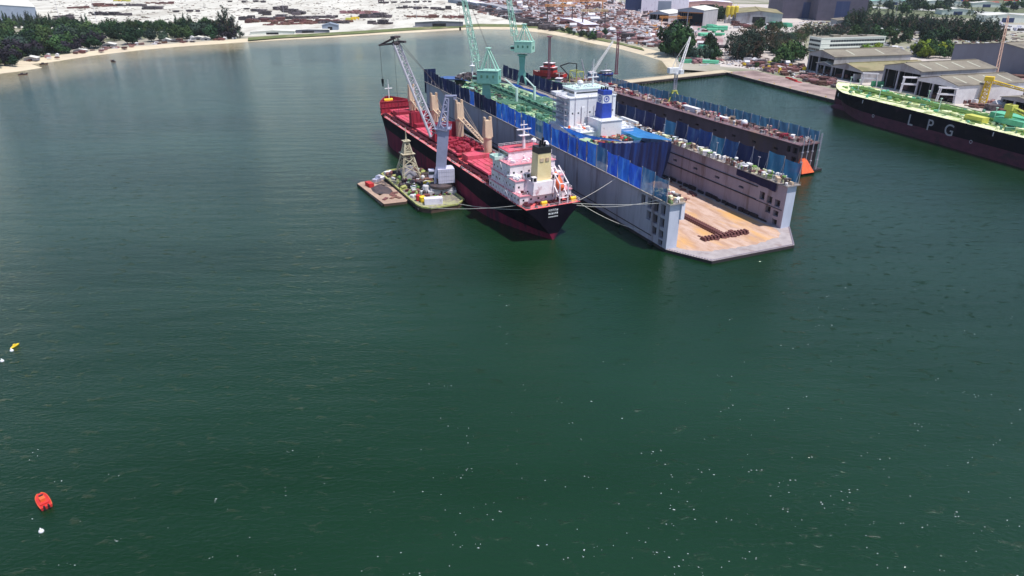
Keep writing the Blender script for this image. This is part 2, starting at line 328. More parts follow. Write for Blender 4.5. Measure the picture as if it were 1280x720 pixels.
b.inputs['IOR'].default_value = 1.33; b.inputs['Specular IOR Level'].default_value = 0.55
at = n.nodes.new('ShaderNodeAttribute'); at.attribute_name = 'turbid'
tc = n.nodes.new('ShaderNodeTexCoord')
nl = n.nodes.new('ShaderNodeTexNoise'); nl.inputs['Scale'].default_value = 0.006; nl.inputs['Detail'].default_value = 4
mpw = n.nodes.new('ShaderNodeMapping'); mpw.inputs['Scale'].default_value = (0.6, 1.6, 1); L.new(tc.outputs['Object'], mpw.inputs[0]); L.new(mpw.outputs[0], nl.inputs['Vector'])
mA = n.nodes.new('ShaderNodeMix'); mA.data_type = 'RGBA'; mA.inputs[6].default_value = (0.0032, 0.0215, 0.0055, 1); mA.inputs[7].default_value = (0.0090, 0.036, 0.017, 1)
rr = n.nodes.new('ShaderNodeMapRange'); rr.inputs['From Min'].default_value = 0.38; rr.inputs['From Max'].default_value = 0.62
L.new(nl.outputs[0], rr.inputs[0]); L.new(rr.outputs[0], mA.inputs[0])
mB = n.nodes.new('ShaderNodeMix'); mB.data_type = 'RGBA'; mB.inputs[7].default_value = (0.20, 0.17, 0.095, 1)
ad = n.nodes.new('ShaderNodeMath'); ad.operation = 'MULTIPLY_ADD'; ad.inputs[1].default_value = 0.5; L.new(nl.outputs[0], ad.inputs[0]); 
s5 = n.nodes.new('ShaderNodeMath'); s5.operation = 'ADD'; s5.inputs[1].default_value = -0.25; L.new(at.outputs['Fac'], s5.inputs[0]); L.new(s5.outputs[0], ad.inputs[2])
r6 = n.nodes.new('ShaderNodeMapRange'); r6.interpolation_type = 'SMOOTHSTEP'; r6.inputs['From Min'].default_value = 0.2; r6.inputs['From Max'].default_value = 0.75
L.new(ad.outputs[0], r6.inputs[0]); L.new(r6.outputs[0], mB.inputs[0]); L.new(mA.outputs[2], mB.inputs[6]); L.new(mB.outputs[2], b.inputs['Base Color'])
def wnoise(scale, st, detail, rot=0.0):
    mp = n.nodes.new('ShaderNodeMapping'); mp.inputs['Scale'].default_value = st; mp.inputs['Rotation'].default_value = (0, 0, R(rot)); L.new(tc.outputs['Object'], mp.inputs[0])
    t = n.nodes.new('ShaderNodeTexNoise'); t.inputs['Scale'].default_value = scale; t.inputs['Detail'].default_value = detail; t.inputs['Roughness'].default_value = 0.6
    L.new(mp.outputs[0], t.inputs['Vector']); return t
a1 = wnoise(1.0, (0.65, 1.3, 1), 6, 12); a2 = wnoise(0.07, (0.4, 1.6, 1), 2, -8)
b1 = n.nodes.new('ShaderNodeBump'); b1.inputs['Strength'].default_value = 1.0; b1.inputs['Distance'].default_value = 0.20; L.new(a1.outputs[0], b1.inputs['Height'])
rgh = n.nodes.new('ShaderNodeMapRange'); rgh.inputs['From Min'].default_value = .35; rgh.inputs['From Max'].default_value = .65; rgh.inputs['To Min'].default_value = .05; rgh.inputs['To Max'].default_value = .11; L.new(nl.outputs[0], rgh.inputs[0]); L.new(rgh.outputs[0], b.inputs['Roughness'])
b2 = n.nodes.new('ShaderNodeBump'); b2.inputs['Strength'].default_value = 1.0; b2.inputs['Distance'].default_value = 0.4; L.new(a2.outputs[0], b2.inputs['Height'])
a3 = wnoise(3.2, (0.7, 1.3, 1), 3, 25); b3 = n.nodes.new('ShaderNodeBump'); b3.inputs['Strength'].default_value = 1.0; b3.inputs['Distance'].default_value = 0.10; a4 = wnoise(0.30, (0.7, 1.3, 1), 3, 40); k4 = n.nodes.new('ShaderNodeMapRange'); k4.inputs['From Min'].default_value = .60; k4.inputs['From Max'].default_value = .72; k4.inputs['To Min'].default_value = .35; k4.inputs['To Max'].default_value = 3.2; L.new(a4.outputs[0], k4.inputs[0]); m4 = n.nodes.new('ShaderNodeMath'); m4.operation = 'MULTIPLY'; L.new(a3.outputs[0], m4.inputs[0]); L.new(k4.outputs[0], m4.inputs[1]); L.new(m4.outputs[0], b3.inputs['Height']); L.new(b3.outputs[0], b1.inputs['Normal'])
L.new(b1.outputs[0], b2.inputs['Normal']); L.new(b2.outputs[0], b.inputs['Normal'])
b.inputs['Roughness'].default_value = 0.10
water = mw.build('water', wm); tag(water, kind='structure')
attr = water.data.attributes.new('turbid', 'FLOAT', 'POINT')
attr.data.foreach_set('value', [max(0.0, 1-dshore(v[0], v[1])/(150 if v[0] < 40 else 40)) if (abs(v[0]) < 1400 and 300 < v[1] < 1500) else 0.0 for v in mw.v])

# land: one sheet to the horizon with a sloping beach
def inset(i, d):
    a = shore[max(0, i-1)]; b = shore[min(len(shore)-1, i+1)]; t = (b-a).normalized(); nn = Vector((-t.y, t.x, 0))
    return shore[i]+nn*d
far_pts = [Q2, Q2+Vector((9000, -2000, 0)), Vector((9500, 9500, 0)), Vector((-9500, 9500, 0)), Vector((-9500, shore[0].y, 0))]
Q0l = Q0+qn*1.0
wid = [rnd.uniform(20, 30) if i > 4 else 34 for i in range(len(shore))]
for i in range(19, 27): wid[i] = 26
wid[-1] = 6; wid[-2] = 14
inner = [inset(i, wid[i]) for i in range(len(shore))]
lb = MB()
ring = [Vector((p.x, p.y, GZ)) for p in inner]+[Vector((Q0l.x, Q0l.y, GZ))]+[Vector((p.x, p.y, GZ)) for p in far_pts]
lb.add(ring, [tuple(range(len(ring)))[::-1]])
gm = mat('land_ground', (0.40, 0.36, 0.30), (0.30, 0.28, 0.22), 0.02, 0.95, dirt=(0.16, 0.17, 0.09), dirt_amt=0.3, dirt_scale=0.008)
land = lb.build('land', gm); tag(land, kind='structure')
import bmesh as _bm
bmm = _bm.new(); bmm.from_mesh(land.data); _bm.ops.triangulate(bmm, faces=bmm.faces[:]); 
for f in bmm.faces:
    if f.normal.z < 0: f.normal_flip()
bmm.to_mesh(land.data); bmm.free()
be = MB()
for i in range(len(shore)-1):
    o0 = inset(i, -12); o1 = inset(i+1, -12)
    a, b2_, c, d = shore[i], shore[i+1], inner[i+1], inner[i]
    be.add([(o0.x, o0.y, -1.2), (o1.x, o1.y, -1.2), (b2_.x, b2_.y, 0.05), (a.x, a.y, 0.05)], [(0,1,2,3)])
    m0 = a.lerp(d, .6); m1 = b2_.lerp(c, .6)
    be.add([(a.x, a.y, 0.05), (b2_.x, b2_.y, 0.05), (m1.x, m1.y, 1.3), (m0.x, m0.y, 1.3)], [(0,1,2,3)])
    be.add([(m0.x, m0.y, 1.3), (m1.x, m1.y, 1.3), (c.x, c.y, GZ+.003), (d.x, d.y, GZ+.003)], [(0,1,2,3)])
tag(be.build('beach', M['sand_beach']), kind='structure')
def patch(name, pts, m, z, px=True, kind='structure'):
    P = [gp(x, y, z) for x, y in pts] if px else [Vector((p[0], p[1], z)) for p in pts]
    s = MB(); s.add([(p.x, p.y, z) for p in P], [tuple(range(len(P)))])
    o = s.build(name, m); bm_ = _bm.new(); bm_.from_mesh(o.data); _bm.ops.triangulate(bm_, faces=bm_.faces[:])
    for f in bm_.faces:
        if f.normal.z < 0: f.normal_flip()
    bm_.to_mesh(o.data); bm_.free(); tag(o, kind=kind); return o
def yardmat(name, a, b, c, amt=0.2):
    return mat(name, a, b, 0.012, 0.95, dirt=c, dirt_amt=amt, dirt_scale=0.02, stretch=(1, 0.35, 1), detail=8)
ym_w = yardmat('white_yard', (0.68, 0.65, 0.58), (0.50, 0.47, 0.41), (0.36, 0.32, 0.27), 0.22)
ym_p = yardmat('scrap_yard_ground', (0.60, 0.52, 0.50), (0.48, 0.38, 0.37), (0.28, 0.17, 0.17), 0.28)
ym_c = yardmat('concrete_yard', (0.56, 0.50, 0.46), (0.46, 0.40, 0.37), (0.32, 0.27, 0.25), 0.2)
patch('yard_white', [(-420,34),(0,34),(120,40),(300,45.5),(400,41.5),(500,36),(600,31.5),(640,31),(690,32),(760,20),(790,-20),(-700,-20)], ym_w, GZ+.004)
patch('yard_scrap', [(560,-2),(600,14),(660,28),(700,34),(740,45),(790,54),(850,61),(905,62),(905,30),(860,12),(790,9),(760,-3),(700,-12)], ym_p, GZ+.008)
patch('yard_concrete', [(800,12),(880,24),(905,45),(900,83),(1010,92),(1110,130),(1300,175),(1330,60),(1010,76),(1000,30),(1060,22),(1040,6),(800,4)], ym_c, GZ+.012)
gs = mat('grass_bank', (0.16, 0.18, 0.06), (0.09, 0.12, 0.04), 0.05, 0.95, dirt=(0.30, 0.25, 0.16), dirt_amt=0.2, dirt_scale=0.04)
gpts = [(310,50.2),(350,47.3),(400,44.7),(450,41.8),(500,38.5),(560,35.2),(600,33),(640,33.7),(680,36)]
patch('grass_verge', gpts+[(x, y-3.4) for x, y in gpts[::-1]], gs, GZ+.016)
patch('grass_bank', [(690,38),(712,42),(742,49),(778,56),(806,63),(802,59.5),(770,52),(742,45),(700,34)], gs, GZ+.016)
asph = mat('asphalt', (0.16, 0.16, 0.17), (0.12, 0.12, 0.13), 0.05, 0.9)
pale = mat('pale_road', (0.50, 0.49, 0.47), (0.42, 0.41, 0.40), 0.03, 0.9)
patch('road', [(1090,8),(1285,17),(1285,19.5),(1090,10)], pale, GZ+.016)
patch('road_far', [(1040,2),(1285,8),(1285,10),(1040,3.6)], asph, GZ+.016)
patch('car_park', [(1200,28),(1300,32),(1300,42),(1240,36),(1180,26)], pale, GZ+.020)
patch('green_field', [(1000,16),(1300,26),(1300,-8),(1000,-8)], mat('green_field', (0.10, 0.13, 0.06), (0.16, 0.16, 0.10), 0.01, 0.95), GZ+.008)
# quay along the basin and the jetty
def strip(name, a, d, nrm, ln, wd, z0, z1, mats):
    p = [a, a+d*ln, a+d*ln+nrm*wd, a+nrm*wd]
    o = MB().prism([(q.x, q.y) for q in p], z0, z1, 0, 1).build(name, mats); return o
quay = thing('quay', 'long pinkish concrete quay with a dark fendered wall beside the basin', 'quay', (Q0.x, Q0.y, 0))
o = strip('quay_deck', Vector((0,0,0)), qd, qn, 560, 34, -4, 2.35, [M['quay_wall'], M['quay_top']]); o.parent = quay
cap = strip('kerb', Vector((0,0,2.351)), qd, qn, 560, 1.0, 2.36, 2.75, [M['concrete'], M['concrete']]); cap.parent = quay
fb = MB().tube(Vector((0,0,0.2))-qn*.6, Vector((0,0,2.0))-qn*.6, 0.6, 8).build('fender', M['black'], quay); fb.location = qd*4
for k in range(1, 46): c = fb.copy(); COL.objects.link(c); c.location = qd*(4+k*12)
bol = MB().lathe((0,0,0), [(.35,0),(.3,.5),(.5,.75),(.5,.95)], 8).build('bollard', M['yellow'], quay); bol.location = qd*10+qn*2+Vector((0,0,2.351))
for k in range(1, 20):
    c = bol.copy(); COL.objects.link(c); c.location = qd*(10+22*k)+qn*2+Vector((0,0,2.351))
J0 = gp(700, 113.5, 2.5); J1 = gp(905, 91, 2.5); jd = (J1-J0).normalized(); jn = Vector((-jd.y, jd.x, 0)); JL = (J1-J0).length
jet = thing('jetty', 'long pale concrete jetty closing the basin behind the docks', 'jetty', (J0.x, J0.y, 0))
o = strip('deck', Vector((0,0,0)), jd, jn, JL+14, 15, 0.9, 2.5, [M['quay_wall'], M['jetty_top']]); o.parent = jet
jp = MB().tube(Vector((0,0,-4)), Vector((0,0,.95)), 0.5, 6).build('pile', M['quay_wall'], jet); jp.location = jd*4+jn*1.2
for k in range(1, int(JL/8)): c = jp.copy(); COL.objects.link(c); c.location = jd*(4+8*k)+jn*1.2
for k in range(int(JL/8)): c = jp.copy(); COL.objects.link(c); c.location = jd*(4+8*k)+jn*13.5
r_ = MB().rail([tuple(jd*2+jn*14.6+Vector((0,0,2.5))), tuple(jd*(JL-30)+jn*14.6+Vector((0,0,2.5)))], 1.1, 5, .07); r_.build('railing', M['rope'], jet)
kb = MB(); 
for a_ in (0.15, 14.3): kb.prism([tuple((jd*t+jn*w_).xy) for t, w_ in ((0,a_),(JL,a_),(JL,a_+.5),(0,a_+.5))], 2.504, 2.85)
kb.build('kerb', M['concrete'], jet)

# ------------------------------------------------------------------ hull loft
def hull(st, nrow=6, zb=-4.0):
    """st: (x, half breadth at deck, half breadth at waterline, deck z, boot top z, xshift at keel); returns mesh with mats 0 above boot top, 1 below"""
    s = MB(); rows = []
    for x, hd, hw, zd, zt, sh in st:
        zs = [zb, 0.0, zt*0.5, zt, zt+(zd-zt)*0.5, zd]
        r = []
        for z in zs:
            if z <= 0: h = hw*(1+0.12*z/4)
            else:
                t = z/zd; h = hw+(hd-hw)*t**1.3
            r.append((x-sh*(1-max(0, z)/zd), max(h, 0.02), z))
        rows.append(r)
    k = len(rows[0])
    for side in (1, -1):
        vs = [(p[0], p[1]*side, p[2]) for r in rows for p in r]
        for mi, rng in ((1, range(0, 3)), (0, range(3, 5))):
            fs = []
            for i in range(len(rows)-1):
                for j in rng:
                    q = (i*k+j, (i+1)*k+j, (i+1)*k+j+1, i*k+j+1)
                    fs.append(q if side == -1 else q[::-1])
            s.add(vs, fs, mi)
    r = rows[0]   # transom
    for j in range(k-1):
        s.add([(r[j][0], -r[j][1], r[j][2]), (r[j][0], r[j][1], r[j][2]), (r[j+1][0], r[j+1][1], r[j+1][2]), (r[j+1][0], -r[j+1][1], r[j+1][2])], [(3,2,1,0)], 1 if j < 3 else 0)
    return s
def deck(st, inset_=0.15, dz=-0.25):
    s = MB()
    for a, b in zip(st[:-1], st[1:]):
        s.add([(a[0], a[1]-inset_, a[3]+dz), (a[0], -a[1]+inset_, a[3]+dz), (b[0], -max(b[1]-inset_, .01), b[3]+dz), (b[0], max(b[1]-inset_, .01), b[3]+dz)], [(0,1,2,3)])
    return s
def house(parent, name, x0, x1, y0, y1, z0, z1, m, win=True, roof=None, rails=True, wrow=None):
    s = MB().box(x0, x1, y0, y1, z0, z1); o = s.build(name, m, parent)
    if roof: MB().box(x0-.35, x1+.35, y0-.35, y1+.35, z1+.003, z1+.25).build('roof_deck', roof, o)
    if win:
        ws = MB()
        for zz in (wrow or [z0+1.9+2.9*k for k in range(int((z1-z0)/2.9))]):
            nxs = int((x1-x0)/2.8)
            for i in range(nxs):
                xc = x0+(i+.5)*(x1-x0)/nxs
                for yy, d in ((y0, -1), (y1, 1)): ws.box(xc-.4, xc+.4, yy+d*.04, yy-d*.05, zz-.4, zz+.4)
            nys = int(abs(y1-y0)/3.0)
            for i in range(nys):
                yc = y0+(i+.5)*(y1-y0)/nys
                for xx, d in ((x0, -1), (x1, 1)): ws.box(xx+d*.04, xx-d*.05, yc-.4, yc+.4, zz-.4, zz+.4)
        if ws.v: ws.build('window', M['window'], o)
    if rails:
        MB().rail([(x0-.2,y0-.2,z1+.25),(x1+.2,y0-.2,z1+.25),(x1+.2,y1+.2,z1+.25),(x0-.2,y1+.2,z1+.25),(x0-.2,y0-.2,z1+.25)], 1.1, 2.4, .07).build('railing', M['pinkwhite'] if m is M['pinkwhite'] else M['white'], o)
    return o
# ------------------------------------------------------------------ moored bulk carrier
bc = thing('bulk_carrier', 'bulk carrier with bright red deck, black hull and pink-white deckhouse moored beside the dock', 'cargo ship', (16.5, 252.5, 0), R(116.7))
LB = 214
def bst(x):
    t = x/LB
    hd = 12.4 if x < 4 else 13.0
    if x > 178: hd = 13.0*max(0.0, 1-((x-178)/(LB-178))**2.1)
    hw = {0: 2.5}.get(x, 0)
    if x < 45: hw = .6+12.2*math.sin(min(1, x/45)*math.pi/2)
    else: hw = 12.8
    if x > 165: hw = 12.8*max(0.0, 1-((x-165)/(LB-165))**1.7)
    zd = 14+3.0*t+(4.2 if x > 190 else 0)
    zt = 2.6+5.4*min(1, x/75)+2.6*t  # boot top drops aft with trim, and paints the stern shadow black
    return (x, hd, hw, zd, zt, 5.0*max(0, (x-190)/24) if x > 190 else 0)
xsb = [0, 3, 7, 12, 18, 26, 35, 45, 60, 90, 120, 150, 165, 172, 178, 184, 189.9, 190, 195, 199, 203, 206.5, 209.5, 212, 213.5, LB]
stb = [bst(x) for x in xsb]
hull(stb).build('hull', [M['hull_black'], M['hull_red']], bc)
main = [s for s in stb if s[0] < 190]
deck(main).build('deck', M['deck_red'], bc)
deck([s for s in stb if s[0] >= 190], dz=-1.6).build('forecastle_deck', M['deck_red'], bc)
fk = MB()   # forecastle break and bulwark inner skin
fk.box(190.1, 190.7, -11.2, 11.2, 16.2, 23.2); fk.box(189.8, 190.08, -11.2, 11.2, 19.6, 19.9); fk.box(189.8, 190.08, -11.2, 11.2, 22.9, 23.2)
for k in range(-5, 6): fk.box(189.85, 190.08, k*2.15-.1, k*2.15+.1, 16.6, 22.9)

for sgn in (1, -1):
    for a, b in zip(stb[17:-1], stb[18:]):
        ya, yb = (a[1]-.3)*sgn, max(b[1]-.3, .02)*sgn
        fk.add([(a[0], ya, a[3]-1.7), (b[0]-.2, yb, b[3]-1.7), (b[0]-.2, yb, b[3]+1.2), (a[0], ya, a[3]+1.2), (a[0], a[1]*sgn, a[3]+1.2), (b[0], b[1]*sgn, b[3]+1.2), (a[0], a[1]*sgn, a[3]-.01), (b[0], b[1]*sgn, b[3]-.01)], [(0,1,2,3),(3,2,5,4),(4,5,7,6)])
fk.build('bulwark', M['block_red'], bc)
# deck edge trim, rails, coaming piping along the deck
rl = MB()
for sg in (1, -1):
    rl.rail([(36, 12.8*sg, 14.3), (90, 12.8*sg, 15.0), (150, 12.8*sg, 15.9), (178, 12.6*sg, 16.3)], 1.1, 3, .07)
rl.build('railing', M['pinkwhite'], bc)
pp = MB()
for sg in (1, -1):
    for yy, rr_ in ((9.9, .28), (10.5, .22), (9.3, .2)):
        pp.tube((38, yy*sg, 15.2), (186, yy*sg, 17.2), rr_, 5)
    for k in range(30): pp.box(40+k*4.9, 40.5+k*4.9, 9.0*sg, 10.9*sg, 14+.014*(40+k*4.9)-.2, 15.0+.014*(40+k*4.9))
pp.build('deck_piping', M['dark_red'], bc)
# hatches: coaming and cover
posts = [73, 107, 143, 178]
for x0, x1 in ((44, 67), (79, 101), (113, 137), (149, 172), (183, 188)):
    z0 = 14+.014*x0-.3; w_ = 7.6 if x1 < 180 else 6
    co = MB().box(x0, x1, -w_, w_, z0, z0+1.5).build('hatch_coaming', M['dark_red'], bc)
    cv = MB()
    n_ = 4 if x1-x0 > 10 else 1
    for k in range(n_):
        a = x0-.3+(x1-x0+.6)*k/n_; b = x0-.3+(x1-x0+.6)*(k+1)/n_
        cv.box(a+.05, b-.05, -w_-.4, w_+.4, z0+1.503, z0+2.3+.12*(k % 2))
        for j in range(-2, 3): cv.box(a+.3, b-.3, j*3-.12, j*3+.12, z0+2.3, z0+2.52+.12*(k % 2))
    cv.build('hatch_cover', M['hatch_red'], bc)
# folded hatch covers standing upright, red lockers and houses between the hatches
for x_, w_, h_ in ((146, 7.6, 9.2), (110, 7.8, 10.5)):
    z0 = 14+.014*x_-.3
    s = MB()
    for q, dx in enumerate((-1.7, -.2, 1.3)):
        s.box(x_+dx, x_+dx+1.1, -w_, w_, z0+1.2, z0+h_-.4*q)
    for j in range(-3, 4): s.box(x_-2.0, x_-1.7, j*2.2-.12, j*2.2+.12, z0+1.6, z0+h_-.6)
    s.build('folded_hatch_cover', M['block_red'], bc)
for x_ in posts:
    z0 = 14+.014*x_-.3
    MB().box(x_-3.6, x_+3.6, -5.0, 6.5, z0, z0+3.2).build('mast_house', M['block_red'] if x_ > 100 else M['hatch_red'], bc)
rr2 = random.Random(3)
def _f(q):
    x_ = q.uniform(38, 188); return x_, q.choice((-1, 1))*q.uniform(8.8, 12.2), 13.95+.014*x_-.2, q.uniform(.5, 1.5)
bits(bc, 'deck_fitting', M['dark_red'], 95, _f, 3)
def _f(q):
    x_ = q.uniform(79, 101); return x_, q.uniform(-6.5, 6.5), 17.3, q.uniform(.6, 2.0)
bits(bc, 'lashing_gear', M['block_red'], 90, _f, 4)
# deck cranes: cream column with jib
def deck_crane(x_, y_, jib, top=33):
    z0 = 14+.014*x_+2.9
    cr = MB()
    cr.lathe((x_, y_, z0), [(2.0, 0), (2.0, top-z0-9), (2.35, top-z0-8.6), (2.35, top-z0-8)], 14)
    cr.frus((x_, y_, top-8), (3.9, 3.9), (x_, y_, top-.4), (2.6, 3.4))
    cr.box(x_-.9, x_+.9, y_-1.9, y_-1.1, top-.4, top+1.1); cr.box(x_-.9, x_+.9, y_+1.1, y_+1.9, top-.4, top+1.1)
    o = cr.build('crane_column', M['cream'], bc)
    MB().box(x_-1.0, x_+2.1, y_-.9, y_+.9, top-6.6, top-4.2).build('window', M['window'], o)
    if jib:
        p0 = Vector((x_+(-1.6 if jib < 0 else 1.6), y_, top-7.5)); p1 = p0+Vector((jib, -1.0, -7.5))
        j = MB()
        for s_ in (-1.3, 1.3):
            j.tube(p0+Vector((0, s_, 0)), p1+Vector((0, s_*.6, 0)), .38, 6)
        for k in range(7):
            t0 = k/7; t1 = (k+1)/7; sg = 1 if k % 2 else -1
            f = lambda t, s_: p0.lerp(p1, t)+Vector((0, s_*1.3*(1-.4*t), 0))
            j.tube(f(t0, sg), f(t1, -sg), .18, 4); j.tube(f(t1, 1), f(t1, -1), .2, 4)
        j.tube((x_, y_+.8, top+.6), p1, .07, 4); j.tube((x_, y_-.8, top+.6), p1, .07, 4)
        j.box(p1.x-.7, p1.x+.7, p1.y-1, p1.y+1, p1.z-1, p1.z+.5)
        j.build('crane_jib', M['cream'], o)
deck_crane(73, -5.4, 0, 33.2); deck_crane(107, -5.4, -27, 35.5); deck_crane(143, -5.4, -24, 33.5); deck_crane(178, -4.5, -20, 33)
# deckhouse, stepped towards the stern
PW = M['pinkwhite']
poop = house(bc, 'poop_house', 7, 35, -11.6, 11.6, 13.7, 17.2, PW, roof=M['deck_pink'])
h1 = house(bc, 'deckhouse', 12, 34, -11.0, 11.0, 17.46, 21.8, PW, roof=M['deck_pink'])
h2 = house(bc, 'accommodation_block', 17, 33, -9.6, 10.8, 22.06, 27.0, PW, roof=M['deck_pink'])
h3 = house(bc, 'bridge', 23.5, 32.5, -8.2, 8.2, 27.26, 30.6, PW, roof=M['hatch_red'], win=False)
wb = MB(); wb.box(32.45, 32.56, -7.8, 7.8, 28.7, 29.9); wb.box(24, 32, -8.26, -8.1, 28.7, 29.9); wb.box(24, 32, 8.1, 8.26, 28.7, 29.9); wb.build('bridge_window', M['window'], h3)
for sg in (1, -1):
    MB().box(26, 31, 8.3*sg, 13.2*sg, 27.3, 27.6).box(26, 26.15, 8.3*sg, 13.2*sg, 27.6, 28.8).box(30.85, 31, 8.3*sg, 13.2*sg, 27.6, 28.8).box(26.15, 30.85, 13.05*sg, 13.2*sg, 27.6, 28.8).build('bridge_wing', M['mint'] if sg == 1 else PW, bc)
MB().box(35.1, 38, -9, 9, 15.2, 19.0).build('side_deck', PW, bc)
tr = MB()   # stair flights and pipes on the house sides
for sg in (1, -1):
    for k, (xa, za, xb, zb_) in enumerate(((13, 14.2, 17, 17.4), (18, 17.6, 22, 21.9), (20, 22.2, 24, 27.0))):
        yy = (12.0, 11.5, 10.9)[k]*sg
        tr.tube((xa, yy, za), (xb, yy, zb_), .18, 4); tr.tube((xa, yy+.8*sg, za), (xb, yy+.8*sg, zb_), .12, 4)
for k in range(9): tr.tube((8+k*2.6, 12.3, 14), (8+k*2.6, 12.3, 17.4), .12, 4)
tr.build('stair', M['pinkwhite'], bc)
# funnel and ventilators
fu = MB(); fu.frus((9.6, 1.0, 21.0), (5.6, 6.2), (9.3, 1.0, 33.2), (4.8, 5.6)); fo = fu.build('funnel', M['funnel_yellow'], bc)
MB().frus((9.28, 1.0, 33.2), (5.0, 5.8), (9.2, 1.0, 35.6), (4.8, 5.6)).build('funnel_cap', M['black'], fo)
ex = MB()
for k, (a, b) in enumerate(((8.4, .4), (9.8, 1.6), (8.6, 2.2), (10.3, .2))): ex.tube((a, b, 35.3), (a-.6, b, 37.4+.4*k), .42, 8)
ex.build('exhaust_pipe', M['black'], fo)
MB().box(6.66, 6.8, -1.0, .6, 30.0, 31.4).box(6.66, 6.8, 1.4, 3.0, 30.0, 31.4).build('louvre', M['cream'], fo)
MB().frus((9.6, 1, 17.5), (9.5, 12), (9.6, 1, 22.5), (8.5, 10.5)).build('engine_casing', PW, bc)
vt = MB()
for a, b in ((6.4, 5.8), (6.4, -3.8), (12.6, 5.4), (12.6, -4.2)):
    vt.box(a-.9, a+.9, b-.9, b+.9, 22.5, 24.6)
vo = vt.build('ventilator', PW, bc)
dk = MB()
for a, b in ((6.4, 5.8), (6.4, -3.8), (12.6, 5.4), (12.6, -4.2)):
    dk.box(a-1.0, a-.88, b-.6, b+.6, 23.0, 24.3); dk.box(a-.6, a+.6, b+.88, b+1.0, 23.0, 24.3)
dk.build('grille', M['black'], vo)
ms = MB(); ms.tube((26, 0, 30.8), (26, 0, 38), .7, 8, .45); ms.tube((26, 0, 38), (26, 0, 42), .2, 6)
ms.box(25, 27.2, -2.2, 2.2, 36, 36.3); ms.box(25.6, 26.4, -3.2, 3.2, 38.4, 38.7); ms.box(25.7, 26.3, -1.6, 1.6, 40.2, 40.4)
ms.lathe((25, -4, 30.8), [(.2, 0), (.2, 2), (1.1, 2.4), (1.1, 3.4), (.3, 4)], 10); ms.lathe((24, -9, 27.5), [(.2, 0), (.2, 3), (1.4, 3.6), (1.5, 4.6), (.9, 5.6), (.1, 6)], 10)
ms.build('radar_mast', PW, bc)
# free fall lifeboat on its ramp
rm = MB()
for yy in (-6.6, -2.9):
    rm.tube((12, yy, 26), (1.0, yy, 16.2), .32, 5); rm.tube((12, yy, 21), (12, yy, 26), .3, 5); rm.tube((1.2, yy, 13.8), (1.2, yy, 22), .28, 5); rm.tube((1.2, yy, 22), (9, yy, 27), .25, 5)
    rm.tube((6, yy, 14), (6, yy, 20.7), .25, 5)
for k in range(5): x_ = 1.2+k*2.6; rm.tube((x_, -6.6, 16.3+k*2.3), (x_, -2.9, 16.3+k*2.3), .2, 4)
rm.tube((1.2, -6.6, 22), (1.2, -2.9, 22), .3, 5)
ro = rm.build('lifeboat_ramp', PW, bc)
lf = MB(); d_ = Vector((11, 0, 9.8)).normalized()
prof = [(.2, 0), (1.1, .7), (1.45, 2), (1.5, 5), (1.35, 7), (.9, 8.2), (.3, 8.6)]
q_ = d_.to_track_quat('Z', 'Y').to_matrix(); base = Vector((2.4, -4.75, 18.8)); vs = []
for r_0, t_ in prof:
    for i in range(10): a = 2*math.pi*i/10; vs.append(base+d_*t_+q_@Vector((r_0*math.cos(a), r_0*math.sin(a), 0)))
lf.add(vs, [(k*10+i, k*10+(i+1) % 10, (k+1)*10+(i+1) % 10, (k+1)*10+i) for k in range(len(prof)-1) for i in range(10)]+[tuple(range(10))[::-1]])
lifeboat = lf.build('lifeboat', M['orange'], bc, True)
# poop deck outfit: winches, rails, bright yellow gear
wn = MB()
for a, b in ((2.8, 3.2), (2.8, -10)):
    MB().cbox((a, b, 14.5), (1.6, 2.2, 1.4)).tube((a, b-1.2, 14.9), (a, b+1.2, 14.9), .7, 10).build('mooring_winch', M['yellow'], bc)
wn = MB(); wn.cbox((207, 1.5, 20.4), (2.0, 2.4, 1.6)); wn.tube((207, -1.5, 20.9), (207, 4, 20.9), 1.0, 10); wn.build('anchor_windlass', M['yellow'], bc)
gr = MB(); gr.rail([(12, 12.5, 13.9), (1, 12.2, 13.8), (.3, 11, 13.8), (.3, -11, 13.8), (1, -12.2, 13.8), (20, -12.8, 14)], 1.2, 1.8, .09); gr.build('railing', PW, bc)
bits(bc, 'deck_gear', M['dark_red'], 40, lambda q: (q.uniform(1.5, 6.5), q.uniform(-11.5, 11.5), 13.77, q.uniform(.5, 1.4)), 6)
bits(bc, 'vent', PW, 34, lambda q: (q.uniform(8, 16), q.uniform(-10.5, 10.5), 17.5 if q.random() < .6 else 17.5, q.uniform(.5, 1.5)), 7)
bits(bc, 'pipe_stub', M['white'], 60, lambda q: (q.uniform(12.5, 17), q.uniform(-10.5, 10.5), 22.06, q.uniform(.5, 1.6)), 11)
bits(bc, 'locker', M['dark_red'], 24, lambda q: (q.uniform(8, 12), q.uniform(-11, 11), 17.5, q.uniform(.5, 1.2)), 12)
bits(bc, 'roof_fitting', PW, 30, lambda q: (q.uniform(17.5, 32), q.uniform(-9, 9), 27.3, q.uniform(.5, 1.2)), 8)
fm = MB(); fm.tube((209, 0, 19), (209, 0, 30), .3, 6); fm.box(208.6, 209.4, -2.4, 2.4, 27.4, 27.8); fm.tube((209, 0, 30), (209, 0, 33), .12, 5)
fm.tube((211, 2.8, 19), (211, 2.8, 23.5), .2, 5); fm.build('foremast', M['white'], bc)
